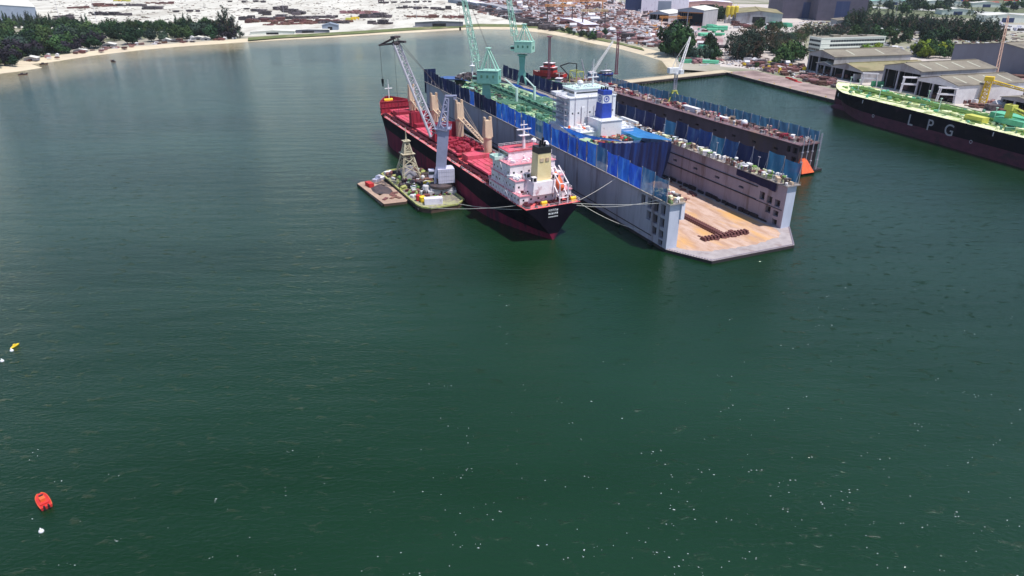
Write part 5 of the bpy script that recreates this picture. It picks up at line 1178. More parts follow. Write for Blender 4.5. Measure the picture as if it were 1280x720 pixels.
t = thing('crawler_crane', 'pale lattice boom crane leaning over the water by the workboat', 'crane', tuple(gp(733, 104, 1.5))); 
MB().cbox((0, 0, 1), (6, 5, 1.6)).cbox((-.5, 0, 3.2), (5, 3.4, 2.8)).build('body', M['boom_grey'], t); MB().truss((1.5, 0, 3), (24, 20, 33), 1.7, .9, 14, .17).tube((-1.5, 0, 4.6), (24, 20, 33), .07, 4).build('boom', M['pile_white'], t)
MB().truss((-1, 0, 3.6), (-5, 2, 20), 1.2, .5, 8, .14).build('mast', M['boom_grey'], t)
t = thing('scaffold_tower', 'yellow scaffold frame at the landward end of the rusty dock wall', 'scaffold', tuple(d2w(L2-16, -5, Z2+.4)), R(D2H))
x = MB()
for i in (-1, 1):
    for j in (-1, 1): x.tube((i*5, j*3, 0), (i*5, j*3, 9), .28, 5)
    x.tube((i*5, -3, 9), (i*5, 3, 9), .25, 5); x.tube((-5, i*3, 9), (5, i*3, 9), .25, 5); x.tube((-5, i*3, 4.5), (5, i*3, 4.5), .2, 5); x.tube((-5, i*3, 0), (5, i*3, 9), .15, 4)
x.build('frame', M['lpg_yellow'], t)
# red motorboat, near left
rb = thing('motorboat', 'small red open motorboat alone on the dark green water', 'boat', tuple(gp(55, 629, 0)), R(136))
st = [(-2.5, 1.35, 1.2, .75, .15, 0), (-1.2, 1.5, 1.3, .78, .15, 0), (.2, 1.5, 1.3, .82, .15, 0), (1.2, 1.4, 1.1, .88, .18, 0), (1.9, 1.15, .8, .94, .2, .15), (2.35, .8, .45, 1.0, .2, .3), (2.55, .4, .1, 1.05, .2, .4)]
hull(st, zb=-.3).build('hull', [M['redpaint'], M['dark_red']], rb)
dk_ = MB()
for a, b in zip(st[:-1], st[1:]): dk_.add([(a[0], a[1]-.02, a[3]-.06), (a[0], -a[1]+.02, a[3]-.06), (b[0], -b[1]+.02, b[3]-.06), (b[0], b[1]-.02, b[3]-.06)], [(0,1,2,3)])
dk_.build('deck', M['redpaint'], rb)
x = MB()
for sg in (1, -1):
    for a, b in zip(st[:-1], st[1:]): x.tube((a[0], (a[1]-.06)*sg, a[3]), (b[0], (b[1]-.06)*sg, b[3]), .09, 5)
x.build('gunwale', M['orange'], rb)
MB().box(-.5, .7, -.6, .6, .7, 1.45).build('console', M['orange'], rb); MB().box(.62, .74, -.5, .5, 1.45, 1.8).build('windscreen', M['window'], rb)
MB().box(-1.7, -1.2, -1.0, 1.0, .7, 1.1).build('bench', M['redpaint'], rb)
for y_ in (.5, -.5): MB().box(-2.95, -2.5, y_-.2, y_+.2, .2, 1.2).build('outboard_motor', M['black'], rb)
rb.scale = (.98, .78, 1.0)
# yellow sea kayak with paddler far left
ky = thing('kayak', 'short yellow kayak floating near the left edge of the bay', 'kayak', tuple(gp(18.5, 433, 0)), R(82))
MB().lathe((0,0,0), [(.02,-1.7),(.3,-1.1),(.42,0),(.3,1.1),(.02,1.7)], 8).build('hull', M['yellow'], ky); ky.children[0].rotation_euler = (0, R(90), 0); ky.children[0].location = (0, 0, .12)
MB().frus((0, 0, .3), (.9, .5), (0, 0, .75), (.5, .4)).build('deck_bag', M['yellow'], ky)
bp_ = MB().lathe((0, 0, -.3), [(.1, 0), (.42, .2), (.5, .5), (.4, .8), (.12, .95), (.1, 1.3)], 10).build('mooring_buoy', M['white'], None, True)
for k, (bx, by, lb_) in enumerate(((15, 439, 'white buoy bobbing right beside the yellow kayak'), (3, 452, 'tiny white buoy at the left picture edge below the yellow kayak'), (52, 665, 'white buoy floating just below the red motorboat'))):
    place(bp_, gp(bx, by, 0), 0, 1.0, lb_, 'white mooring buoys', 'buoy')
fb_ = thing('fishing_boat', 'x', 'boat', (0, 0, 0))
st = [(-3.2, .7, .5, .7, .2, 0), (-1, 1.0, .8, .7, .2, 0), (1.2, .9, .7, .8, .2, 0), (2.6, .4, .2, 1.1, .2, .2), (3.2, .05, .02, 1.4, .2, .4)]
hull(st, zb=-.3).build('hull', [M['steel_dark'], M['hull_red']], fb_); deck(st, dz=-.3).build('deck', M['rusty'], fb_); MB().box(-1.6, .2, -.6, .6, .4, 1.5).build('cabin', M['steel_dark'], fb_)
for bx, by, rz_, lb_ in ((29, 93.5, 40, 'dark fishing boat floating off the sandy spit'), (141, 77, 150, 'small dark boat alone in the brown shallows'), (55, 80.5, 20, 'dark boat drawn up in the inlet behind the sandy spit')):
    place(fb_, gp(bx, by, 0.0), R(rz_), 1.3, lb_, 'small dark boats near the beach', 'boat')
# ------------------------------------------------------------------ sheds and buildings ashore
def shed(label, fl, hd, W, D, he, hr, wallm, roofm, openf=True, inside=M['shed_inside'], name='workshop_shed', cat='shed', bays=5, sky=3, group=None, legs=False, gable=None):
    """gabled hall; local x along the front, y away from it"""
    t = thing(name, label, cat, (fl[0], fl[1], GZ), R(hd), group); th = .35
    gable = gable or wallm
    def gab(y0, y1, zlow, mm):
        g = MB(); pts = [(th, zlow), (W-th, zlow), (W-th, he-.01), (W/2, hr-.05), (th, he-.01)]
        n_ = len(pts); vs = [(p[0], y0, p[1]) for p in pts]+[(p[0], y1, p[1]) for p in pts]
        g.add(vs, [tuple(range(n_)), tuple(range(n_, 2*n_))[::-1]]+[(i, n_+i, n_+(i+1) % n_, (i+1) % n_) for i in range(n_)]); return g
    for a_, b_ in ((0, th), (W-th, W)): MB().box(a_, b_, 0, D, 0, he).build('wall', wallm, t)
    gab(D-th, D, 0, 0).build('gable_wall', wallm, t)
    if openf:
        MB().box(th+.01, th+.12, 1.6, D-th-.01, .06, he-.05).box(W-th-.12, W-th-.01, 1.6, D-th-.01, .06, he-.05).box(th+.12, W-th-.12, D-th-.15, D-th-.01, .06, he-.05).build('shade_lining', inside, t)  # dark panels added to paint the shade inside the open shed
        gab(0.02, th, he*.86, 0).build('gable_wall', gable, t)
        f_ = MB()
        for k in range(bays+1):
            x_ = th+(W-2*th)*k/bays
            if k in (0, bays) or k == bays//2: f_.box(max(0.01, x_-.5), min(W-.01, x_+.5), .4, 1.4, 0, he*.86)
        for k in range(int(D/9)): 
            for x_ in (th, W-th-.5): f_.box(x_, x_+.5, 4+k*9, 4.6+k*9, 0, he-.3)
        f_.build('column', M['boom_grey'], t)
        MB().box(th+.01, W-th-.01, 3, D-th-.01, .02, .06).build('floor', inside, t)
        q = random.Random(int(fl[0]*3)); s = MB()
        for _ in range(14): a = q.uniform(1, 3.5); s.cbox((q.uniform(3, W-3), q.uniform(3, D*.6), a*.5), (a*1.8, a, a), q.uniform(0, 3))
        s.build('stored_plate', M['rusty'], t)
        cr = MB().box(.6, W-.6, 9, 10.2, he*.78, he*.86); cr.build('overhead_crane', M['orange_steel'], t)
    else:
        gab(0, th, 0, 0).build('gable_wall', gable, t)
        dd = MB().box(W*.36, W*.64, -.08, .02, 0, he*.7)
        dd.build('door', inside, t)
    r_ = MB(); ov = .8
    for sg in (0, 1):
        a = (-ov, he-ov*(hr-he)/(W/2)) if sg == 0 else (W/2, hr); b = (W/2, hr) if sg == 0 else (W+ov, he-ov*(hr-he)/(W/2))
        r_.add([(a[0], -ov, a[1]), (b[0], -ov, b[1]), (b[0], D+ov, b[1]), (a[0], D+ov, a[1]), (a[0], -ov, a[1]+.4), (b[0], -ov, b[1]+.4), (b[0], D+ov, b[1]+.4), (a[0], D+ov, a[1]+.4)],
               [(0,3,2,1), (4,5,6,7), (0,1,5,4), (2,3,7,6), (0,4,7,3), (1,2,6,5)])
    ro = r_.build('roof', roofm, t)
    sl_ = MB()
    for k in range(sky):
        y_ = D*(k+.7)/(sky+.6)
        for sg in (0, 1):
            x0, x1 = (W*.08, W*.42) if sg == 0 else (W*.58, W*.92)
            zf = lambda x_: (he+(hr-he)*x_/(W/2) if x_ < W/2 else hr-(hr-he)*(x_-W/2)/(W/2))+.43
            sl_.add([(x0, y_, zf(x0)), (x1, y_, zf(x1)), (x1, y_+1.4, zf(x1)), (x0, y_+1.4, zf(x0))], [(0,1,2,3)])
    if sky: sl_.build('skylight', M['skylight'], ro)
    MB().box(W/2-.5, W/2+.5, 2, D-2, hr+.3, hr+1.0).build('ridge_vent', roofm, ro)
    return t
GZ2 = GZ
pS1 = gp(1100, 108, GZ); pS2 = gp(1142, 119.5, GZ); pS3 = gp(1007.6, 88, GZ); pS4 = gp(1037, 95.5, GZ)
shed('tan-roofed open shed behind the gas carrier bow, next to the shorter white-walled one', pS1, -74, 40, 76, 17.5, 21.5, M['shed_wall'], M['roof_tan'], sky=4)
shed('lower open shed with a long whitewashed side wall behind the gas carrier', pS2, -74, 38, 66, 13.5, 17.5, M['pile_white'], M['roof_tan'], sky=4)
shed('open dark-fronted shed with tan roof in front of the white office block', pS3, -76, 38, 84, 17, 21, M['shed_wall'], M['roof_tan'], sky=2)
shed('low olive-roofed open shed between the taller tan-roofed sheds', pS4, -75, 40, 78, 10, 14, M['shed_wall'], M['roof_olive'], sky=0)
shed('small open shed with a white roof patch on the quay', gp(1023, 90, GZ)-Vector((4, 2, 0)), -76, 22, 12, 9, 11, M['shed_slate'], M['roof_pale'], sky=0, bays=2)
pB = gp(1186, 84, GZ)
shed('huge grey hall with a broad pale roof at the right behind the sheds', pB, -78, 112, 190, 22, 29, M['shed_slate'], M['roof_tan'], openf=False, inside=M['shed_slate'], name='assembly_hall', cat='hall', sky=0)
shed('low grey-roofed storehouse beside the gas carrier midships', gp(1233, 139, GZ)+Vector((12, 6, 0)), -74, 26, 40, 9, 11, M['shed_wall'], M['roof_tan'], name='storehouse', sky=0)
shed('huge blue-grey hall with a blinding white roof behind the left trees', gp(48.6, 26.4, GZ)+Vector((-112*math.cos(R(35)), -112*math.sin(R(35)), 0)), 35, 112, 260, 23, 29, M['shed_bluegrey'], M['roof_pale'], openf=False, inside=M['shed_bluegrey'], name='assembly_hall', cat='hall', sky=0)
shed('silver shed with a navy open end, nearest the round green tree', gp(845.5, 31, GZ), -38, 46, 58, 24, 28, M['shed_wall'], M['roof_pale'], inside=M['shed_navy'], sky=0, gable=M['shed_bluegrey'])
shed('smaller silver shed with white roof left of the navy-ended one', gp(811, 26, GZ), -38, 38, 58, 13, 17, M['shed_wall'], M['roof_pale'], sky=0, gable=M['shed_bluegrey'])
shed('long pale-roofed warehouse behind the yellow silos', gp(919, 30, GZ), -14, 74, 120, 17, 21, M['shed_wall'], M['roof_olive'], openf=False, name='warehouse', cat='warehouse', sky=0)
shed('tall dark purple hall at the top of the yard behind the long warehouse', gp(976, 23, GZ), -8, 100, 130, 40, 46, M['shed_purple'], M['shed_purple'], openf=False, inside=M['shed_navy'], name='assembly_hall', cat='hall', sky=0)
shed('dark-windowed purple hall leaning in from the top picture edge', gp(1004, 27, GZ)+Vector((30, 20, 0)), -6, 84, 100, 46, 50, M['shed_purple'], M['shed_purple'], openf=False, inside=M['shed_navy'], name='assembly_hall', cat='hall', sky=0)
shed('tall hall with a navy blue front at the top of the scrap yard', gp(781, 12.5, GZ), -28, 44, 110, 40, 46, M['shed_bluegrey'], M['roof_pale'], openf=False, inside=M['shed_navy'], name='assembly_hall', cat='hall', sky=0, gable=M['shed_navy'])
shed('wide lavender hall beside the navy-fronted hall', gp(801, 14.5, GZ), -14, 96, 90, 30, 34, M['lavender'], M['roof_pale'], openf=False, inside=M['shed_bluegrey'], name='assembly_hall', cat='hall', sky=0)
shed('long low mauve hall below the top picture edge, right of the lavender hall', gp(846, 11, GZ)+Vector((12, 10, 0)), -8, 110, 60, 13, 17, M['pile_pink'], M['lavender'], openf=False, name='warehouse', cat='warehouse', sky=0)
for k, (x_, y_, hd, W_, D_, lb_) in enumerate(((1046, 33, -8, 60, 40, 'tan flat shed right of the white office block'), (1120, 34, -6, 70, 30, 'tan long shed in front of the dark tree belt'), (1177, 18.5, -10, 58, 36, 'white two-winged building beyond the tree belt'),
        (1232, 28, -8, 70, 40, 'grey building with a flat white roof at the far right'), (1090, 6, -8, 90, 60, 'teal-roofed warehouse by the far road'), (1150, 8, -8, 90, 50, 'pale warehouse behind the far road'), (1215, 9, -10, 60, 40, 'low white store with a red stack beside the far road'))):
    shed(lb_, gp(x_, y_, GZ), hd, W_, D_, 9+2*(k % 2), 12+2*(k % 2), M['office_white'] if k > 1 else M['shed_wall'], [M['roof_tan'], M['roof_tan'], M['roof_pale'], M['roof_pale'], M['crane_mint'], M['roof_pale'], M['roof_pale']][k], openf=False, name='warehouse', cat='warehouse', sky=0, inside=M['shed_navy'])
shed('long white-roofed store along the beach next to the big casuarinas', gp(313, 43.6, GZ), 9, 62, 14, 4, 5.5, M['office_white'], M['roof_pale'], openf=False, name='beach_store', cat='store', sky=0)
shed('dark long store following the beach right of the white-roofed one', gp(358, 41.8, GZ), 12, 62, 10, 4, 5, M['shed_slate'], M['roof_pale'], openf=False, name='beach_store', cat='store', sky=0)
shed('grey-gabled house with white annex behind the beach verge', gp(403, 37.8, GZ), 8, 24, 16, 7, 10, M['shed_bluegrey'], M['shed_bluegrey'], openf=False, name='beach_house', cat='house', sky=0)
shed('slate barrack with white roof near the beach bend', gp(519, 33.6, GZ), 8, 78, 14, 7, 8.5, M['shed_slate'], M['roof_pale'], openf=False, name='barrack', cat='building', sky=0)
# long low pipe sheds running diagonally into the yard
for k, (a, b, lb_) in enumerate((((600, 8), (640, 18), 'long grey shed running diagonally beside the dark steel rows'), ((560, 3), (596, 8), 'long lavender shed at the top left of the scrap yard'), ((700, 28), (730, 37), 'long pink-roofed shed just above the curved beach'))):
    A_ = gp(*a, GZ); B_ = gp(*b, GZ); d = B_-A_
    shed(lb_, A_, math.degrees(math.atan2(d.y, d.x)), d.length, 22, 7, 9, M['pile_pink'] if k == 2 else M['shed_bluegrey'], M['lavender'] if k else M['shed_wall'], openf=False, name='storage_shed', cat='shed', sky=0)
# white office block
pO = gp(1024, 65.5, GZ); of_ = thing('office_block', 'white three-storey office block with dark ribbon windows', 'office building', tuple(pO), R(14))
W_, D_, H_ = 88, 22, 15
MB().box(0, W_, 0, D_, 0, H_).box(-.4, W_+.4, -.4, D_+.4, H_+.003, H_+1.0).build('wall', M['office_white'], of_)
MB().box(.6, W_-.6, .6, D_-.6, H_+1.004, H_+1.1).box(20, 30, 6, 14, H_+1.1, H_+3.2).box(60, 66, 6, 14, H_+1.1, H_+2.6).build('roof', M['roof_tan'], of_)
x = MB()
for fz in (2.4, 7.2, 12):
    for k in range(24):
        if 2 < k: x.box(2+k*3.55, 5.2+k*3.55, -.06, .04, fz-1.0, fz+1.3)
    for k in range(6): x.box(-.06, .04, 1.2+k*3.4, 4.3+k*3.4, fz-1.0, fz+1.3)
x.build('window', M['window'], of_)
x = MB()
for fz in (4.7, 9.5): x.box(-.25, W_+.2, -.25, -.003, fz-.25, fz+.25); x.box(-.25, -.003, -.2, D_, fz-.25, fz+.25)
x.build('sunshade', M['office_white'], of_)
# yellow silos
for k in range(3):
    p = gp(908+k*5.2, 29, GZ); t = thing('cement_silo', ('left one of the three yellow silos', 'middle one of the three yellow silos', 'right one of the three yellow silos')[k]+' on a grey frame', 'silo', tuple(p), 0, 'yellow silos in front of the long warehouse')
    x = MB()
    for i, j in ((-1,-1),(1,-1),(1,1),(-1,1)): x.tube((i*3, j*3, 0), (i*3, j*3, 14), .35, 5)
    x.tube((-3, -3, 7), (3, -3, 7), .25, 4); x.tube((-3, 3, 7), (3, 3, 7), .25, 4); x.box(-3.4, 3.4, -3.4, 3.4, 0, 5.5); x.build('frame', M['shed_wall'], t)
    MB().lathe((0, 0, 9), [(.6, 0), (3.7, 5), (3.7, 17), (2.6, 18.6), (.4, 19)], 14).build('tank', M['silo'], t); MB().tube((1, 0, 27), (1, 0, 32), .2, 4).tube((1, 0, 32), (3.4, 0, 30), .2, 4).build('filling_pipe', M['silo'], t)
# cranes in the yard
def gantry(label, p, hd, span, h, m, legm=None):
    t = thing('gantry_crane', label, 'gantry crane', tuple(p), R(hd)); x = MB(); x.truss((-span*.1, 0, h), (span*1.1, 0, h), 2.6, 2.6, int(span/4), .4, rd=.26); x.cbox((span*.6, 0, h+2.4), (4, 4, 2)); x.build('bridge', m, t)
    x = MB()
    for X_ in (0, span):
        for k in (-1, 1): x.tube((X_, k*5, 0), (X_, k*1.2, h-1), .55, 5)
        x.tube((X_, -5, .6), (X_, 5, .6), .5, 5); x.tube((X_, -2.8, h*.5), (X_, 2.8, h*.5), .3, 5)
    x.build('leg', legm or m, t); return t
gantry('orange lattice gantry crane above the scrap yard, nearest the top edge', gp(703, 19, GZ), 8, 80, 26, M['orange_steel'])
gantry('orange gantry with tall dark legs over the steel rows', gp(684, 31, GZ), 6, 42, 30, M['orange_steel'], M['steel_dark'])
gantry('small orange gantry in front of the silver sheds', gp(827, 31, GZ), -10, 44, 12, M['orange_steel'])
gantry('tan gantry crane with slender legs right of the dark-legged one', gp(728, 35, GZ), 4, 36, 26, mat('tan_steel', (.55, .42, .25), (.45, .34, .2), .3, .7), M['steel_dark'])
t = thing('crawler_crane', 'orange crawler crane with a raised boom in front of the huge grey hall', 'crane', tuple(gp(1246, 104, GZ))); MB().cbox((0, 0, 1.4), (8, 6, 2.4)).cbox((-.8, 0, 4.4), (7, 4, 3.4)).build('body', M['yellow'], t)
MB().truss((-2, 1, 4), (24, 46, 52), 2.2, 1.2, 22, .2).build('boom', mat('salmon_steel', (.62, .38, .28), (.5, .3, .22), .3, .6), t)
t = thing('jib_crane', 'yellow jib crane with horizontal arm beside the gas carrier deck', 'crane', tuple(gp(1228, 129, GZ)), R(-40)); MB().truss((0, 0, 0), (0, 0, 17), 4.5, 3.4, 6, .4).cbox((0, 0, 18), (6, 5, 3)).build('tower', M['yellow'], t); MB().truss((3, 0, 16), (34, 0, 10), 2.0, 1.0, 10, .28).build('boom', M['yellow'], t)
for k, (x_, y_, yt, lb_) in enumerate(((1076, 108, 92, 'white steel portal frame by the quay behind the gas carrier bow'), (1125, 118, 97, 'tall white steel portal frame at the open shed'), (1170, 130, 110, 'grey portal frame in front of the whitewashed shed'))):
    t = thing('portal_frame', lb_, 'frame', tuple(gp(x_, y_, GZ)), R(-20)); x = MB(); h = hz(x_, y_, GZ, yt)-GZ
    for X_ in (0, 12):
        for Y_ in (0, 5): x.tube((X_, Y_, 0), (X_+(1 if X_ == 0 else -1), Y_, h), .45, 5)
    for z_ in (h, h*.6):
        for Y_ in (0, 5): x.tube((0, Y_, z_), (12, Y_, z_), .4, 5)
        for X_ in (0, 12): x.tube((X_, 0, z_), (X_, 5, z_), .35, 5)
    x.build('frame', M['pile_white'], t)
for x_, yb, yt, lb_ in ((75, 26, -6, 'thin lamp mast over the white yard behind the left trees'), (121, 28, -4, 'thin lamp mast over the white yard above the round trees'), (356, 26, -4, 'thin lamp mast behind the diagonal steel rows'), (521, 24, -10, 'thin lamp mast near the slate barrack'), (762, 34, 2, 'dark lamp mast in the scrap yard'), (1116, 34, 5, 'lamp mast before the tree belt')):
    t = thing('lamp_mast', lb_, 'lamp mast', tuple(gp(x_, yb, GZ))); h = hz(x_, yb, GZ, yt)-GZ; MB().tube((0, 0, 0), (0, 0, h), .35, 5, .18).build('pole', M['boom_grey'], t); MB().cbox((0, 0, h), (3, 1, .5)).build('lamp_head', M['boom_grey'], t)

# ------------------------------------------------------------------ yard stock: stacks, containers, heaps, huts
def mk(nm_, bld, m, cat): o = bld.build(nm_, M[m] if isinstance(m, str) else m); return tag(o, cat=cat)
def pipes(n_=6, l=16, r=.75, lay=2):
    s = MB()
    for j in range(lay):
        for k in range(n_-j): s.tube((-l/2, (k+j*.5)*r*2-n_*r, r+j*r*1.7), (l/2, (k+j*.5)*r*2-n_*r, r+j*r*1.7), r*.95, 6)
    return s
def beams(seed, l=14):
    q = random.Random(seed); s = MB()
    for j in range(2+seed % 2):
        for k in range(5):
            if q.random() < .85: s.box(-l/2+q.uniform(-1.5, 1.5), l/2+q.uniform(-1.5, 1.5), k*2.1-5, k*2.1-3.4, .3+j*1.2, 1.2+j*1.2)
        for X_ in (-l*.3, l*.3): s.box(X_-.2, X_+.2, -5.4, 5.4, j*1.2, .3+j*1.2)
    return s
def cont():
    s = MB().box(-6, 6, -1.3, 1.3, 0, 2.6)
    for k in range(-9, 10): s.box(k*.6-.1, k*.6+.1, -1.37, 1.37, .1, 2.5)
    return s
def junk(seed):
    q = random.Random(seed); s = MB()
    for _ in range(16):
        a = q.uniform(.8, 3.2); s.cbox((q.gauss(0, 3.4), q.gauss(0, 2.6), a*.35), (a*q.uniform(1, 2.6), a, a*.7), q.uniform(0, 3))
    for _ in range(4): s.tube((q.gauss(0, 4), q.gauss(0, 3), .6), (q.gauss(0, 4), q.gauss(0, 3), q.uniform(.6, 3)), .35, 5)
    return s
def hut():
    s = MB().box(-5, 5, -3.5, 3.5, 0, 3.6); s.add([(-5.6,-4.1,3.4),(5.6,-4.1,3.4),(5.6,0,5.2),(-5.6,0,5.2),(5.6,4.1,3.4),(-5.6,4.1,3.4)], [(0,1,2,3),(3,2,4,5),(0,3,5),(1,4,2)])
    return s
def truck():
    s = MB().box(-4, 2.2, -1.2, 1.2, 1.0, 3.2).box(2.4, 4.4, -1.15, 1.15, .7, 2.9)
    for X_ in (-3, -1.6, 3.2): s.tube((X_, -1.2, .5), (X_, 1.2, .5), .5, 8)
    return s
PR = dict(
 dark=[mk('steel_stack', beams(1), 'pile_dark', 'steel stack'), mk('beam_stack', beams(2, 10), 'pile_dark', 'beam stack'), mk('section_pile', junk(23), 'pile_dark', 'section pile'), mk('pipe_stack', pipes(), 'pile_dark', 'pipe stack')],
 rust=[mk('steel_stack', beams(5), 'rusty', 'steel stack'), mk('section_pile', junk(31), 'rusty', 'section pile')]+[mk('pipe_stack', pipes(5, 12), 'rusty', 'pipe stack'), mk('scrap_heap', junk(3), 'rusty', 'scrap heap')],
 pink=[mk('scrap_heap', junk(7), 'pile_pink', 'scrap heap'), mk('beam_stack', beams(9, 10), 'pile_pink', 'beam stack')],
 white=[mk('container', cont(), 'pile_white', 'container'), mk('scrap_heap', junk(11), 'pile_white', 'scrap heap'), mk('site_hut', hut(), 'pile_white', 'hut')],
 blue=[mk('container', cont(), 'blue', 'container')], green=[mk('container', cont(), 'green', 'container'), mk('pipe_stack', pipes(6, 20, .9), 'lpg_green', 'pipe stack')],
 red=[mk('container', cont(), 'redpaint', 'container'), mk('pipe_stack', pipes(4, 16, .8, 1), 'redpaint', 'pipe stack')],
 yellow=[mk('loader', truck(), 'yellow', 'loader'), mk('steel_stack', beams(14, 9), 'lpg_yellow', 'steel stack')], truck=[mk('lorry', truck(), 'pile_white', 'lorry'), mk('lorry', truck(), 'lavender', 'lorry')])
COLW = dict(dark='dark grey', rust='rusty', pink='pink-primed', white='white', blue='blue', green='green', red='red', yellow='yellow', truck='white')
qs = random.Random(99)
def stock(kind, x, y, where, sc=1.0, rz=None):
    o = qs.choice(PR[kind]); c = o['category']; p = gp(x, y, GZ+.02)
    s = sc*qs.uniform(.8, 1.25)
    place(o, p, qs.choice((R(5), R(-6), R(95), R(-20))) + qs.uniform(-.15, .15) if rz is None else rz, (s*qs.uniform(.6, 1.0), s, s*qs.uniform(1.0, 1.7)), f'{COLW[kind]} {c} {where}', f'{COLW[kind]} {c}s {where}')
def row(kind, x0, x1, y, n_, where, sc=1.0, jit=.5, y1=None, rz=None):
    for k in range(n_):
        f = (k+qs.uniform(-.3, .3))/max(1, n_-1); stock(kind, x0+(x1-x0)*f, y+((y1 or y)-y)*f+qs.uniform(-jit, jit), where, sc, rz)
WY = 'out on the blinding white yard'
row('dark', 70, 90, 22, 4, 'behind the conifers at the left hall'); row('dark', 72, 88, 25.5, 4, 'behind the conifers at the left hall'); row('rust', 88, 110, 10.5, 5, WY); row('rust', 122, 143, 8, 6, WY, 1.2); row('dark', 150, 178, 7.5, 6, WY, 1.3)
row('dark', 118, 160, 19, 9, WY); row('dark', 115, 150, 17, 5, WY, .8); row('rust', 186, 214, 4.5, 6, WY, 1.2); row('dark', 183, 199, 12, 4, WY, 1.4); row('yellow', 145, 160, 1.5, 4, WY, 1.4)
row('dark', 310, 334, 12, 4, WY, 1.2, y1=19); row('dark', 346, 372, 12, 8, 'in the diagonal rows of the white yard', 1.3, y1=19); row('dark', 356, 378, 11.5, 7, 'in the diagonal rows of the white yard', 1.3, y1=18)
row('dark', 306, 420, 25, 26, 'in the long row parallel to the beach', 1.15, .6, 22.5); row('rust', 308, 400, 28, 14, 'in the long row parallel to the beach', .95, .8, 27); row('rust', 330, 392, 31, 12, 'in the short row nearest the beach stores', .9, .7, 30)
row('rust', 400, 435, 28, 6, WY, 1.1); row('dark', 400, 430, 29, 5, WY); row('pink', 430, 470, 17, 9, WY, 1.2, .6); row('rust', 430, 466, 15.5, 6, WY, 1.1); row('dark', 450, 487, 22, 10, WY, 1.2, .6); row('yellow', 436, 446, 25, 3, WY, 1.2)
row('dark', 464, 486, 30, 5, 'near the slate barrack'); row('dark', 500, 560, 10, 10, WY, 1.2, 1.2, 12); row('rust', 512, 575, 22, 10, WY, 1.1, 1.2, 23); row('dark', 475, 540, 5, 8, WY, 1.2, 1, 2); row('dark', 290, 330, 3, 4, WY, 1.1); row('dark', 218, 250, 15, 3, WY, .8)
row('dark', 568, 690, 3, 34, 'in the dark rows bounding the scrap yard', 1.3, .8, 34); row('dark', 576, 690, 7, 26, 'in the dark rows bounding the scrap yard', 1.2, .8, 38); row('rust', 576, 660, 1, 20, 'in the dark rows bounding the scrap yard', 1.2, .9, 24)
SY = 'in the crowded scrap yard under the gantries'
def rubble(name, m, n_, x0, x1, ya, yb, smax, seed, lab, zf=1.0):
    q = random.Random(seed); s = MB()
    for _ in range(n_):
        x = q.uniform(x0, x1); p = gp(x, q.uniform(ya(x), yb(x)), GZ+.03); a = q.uniform(.5, smax); s.cbox((p.x, p.y, GZ+.03+a*.3*zf), (a*q.uniform(1, 4), a, a*.6*zf), q.uniform(0, 3.1))
    o = s.build(name, M[m]); tag(o, {'rusty': 'rust-brown', 'pile_white': 'whitish', 'steel_dark': 'dark grey', 'pile_pink': 'pinkish', 'orange_steel': 'orange', 'roof_tan': 'tan'}[m]+' '+lab, 'debris', kind='stuff')
yA = lambda x: -2+(x-600)*.02; yB = lambda x: 17+(x-600)*.2
for k, (mm_, nn_) in enumerate((('rusty', 500), ('pile_white', 1500), ('steel_dark', 700), ('pile_pink', 900), ('orange_steel', 120))):
    rubble('debris', mm_, nn_, 600, 850, yA, yB, 4.0, 70+k, 'scrap strewn through the crowded yard under the gantries', 1.6)
for k, (mm_, nn_) in enumerate((('steel_dark', 420), ('rusty', 420), ('roof_tan', 500))):
    rubble('debris', mm_, nn_, 60, 600, lambda x: -4, lambda x: 27-(abs(x-330)*.01), 2.6, 80+k, 'small litter scattered over the white yard', .6)
for k, (mm_, nn_) in enumerate((('rusty', 300), ('pile_white', 300), ('steel_dark', 300))):
    rubble('debris', mm_, nn_, 850, 1045, lambda x: 60+max(0, x-900)*.22, lambda x: 80+max(0, x-905)*.2 if x > 905 else 82, 1.5, 90+k, 'small litter scattered over the quay yard', .9)
    rubble('debris', mm_, nn_, 1000, 1280, lambda x: 24+(x-1000)*.03, lambda x: 34+(x-1000)*.13, 2.4, 95+k, 'small litter scattered over the right yard', .9)
def region(kinds, n_, x0, x1, ya, yb, where, sc=1.0):
    """ya(x), yb(x): base rows"""
    for _ in range(n_):
        x = qs.uniform(x0, x1); stock(qs.choice(kinds), x, qs.uniform(ya(x), yb(x)), where, sc)
region(['rust']*3+['pink']*3+['white']*4+['dark']*3, 170, 610, 790, lambda x: -2+(x-610)*.02, lambda x: 16+(x-610)*.19, SY, 1.25)
region(['rust', 'pink', 'white', 'white', 'dark'], 60, 735, 850, lambda x: 38+(x-735)*.04, lambda x: 46+(x-735)*.13, 'by the curved beach below the silver sheds', 1.0)
region(['blue'], 4, 745, 770, lambda x: 42, lambda x: 47, 'by the curved beach below the silver sheds', .9)
region(['rust', 'dark', 'white', 'pink', 'green'], 46, 850, 905, lambda x: 36, lambda x: 80, 'between the round trees and the quay corner', .85)
region(['green'], 14, 876, 905, lambda x: 34, lambda x: 47, 'beside the yellow silos', 1.0); region(['green'], 7, 960, 985, lambda x: 31, lambda x: 37, 'before the dark halls', 1.0)
region(['white', 'rust', 'truck'], 22, 905, 985, lambda x: 30, lambda x: 36, 'before the long warehouse', .9)
region(['rust', 'pink', 'dark', 'white', 'yellow', 'rust'], 60, 930, 1006, lambda x: 74+(x-930)*.13, lambda x: 84+(x-930)*.22, 'on the quay apron by the basin', .6)
region(['rust', 'dark', 'pink'], 44, 1000, 1045, lambda x: 92+(x-1000)*.2, lambda x: 100+(x-1000)*.25, 'on the quay apron by the basin', .6)
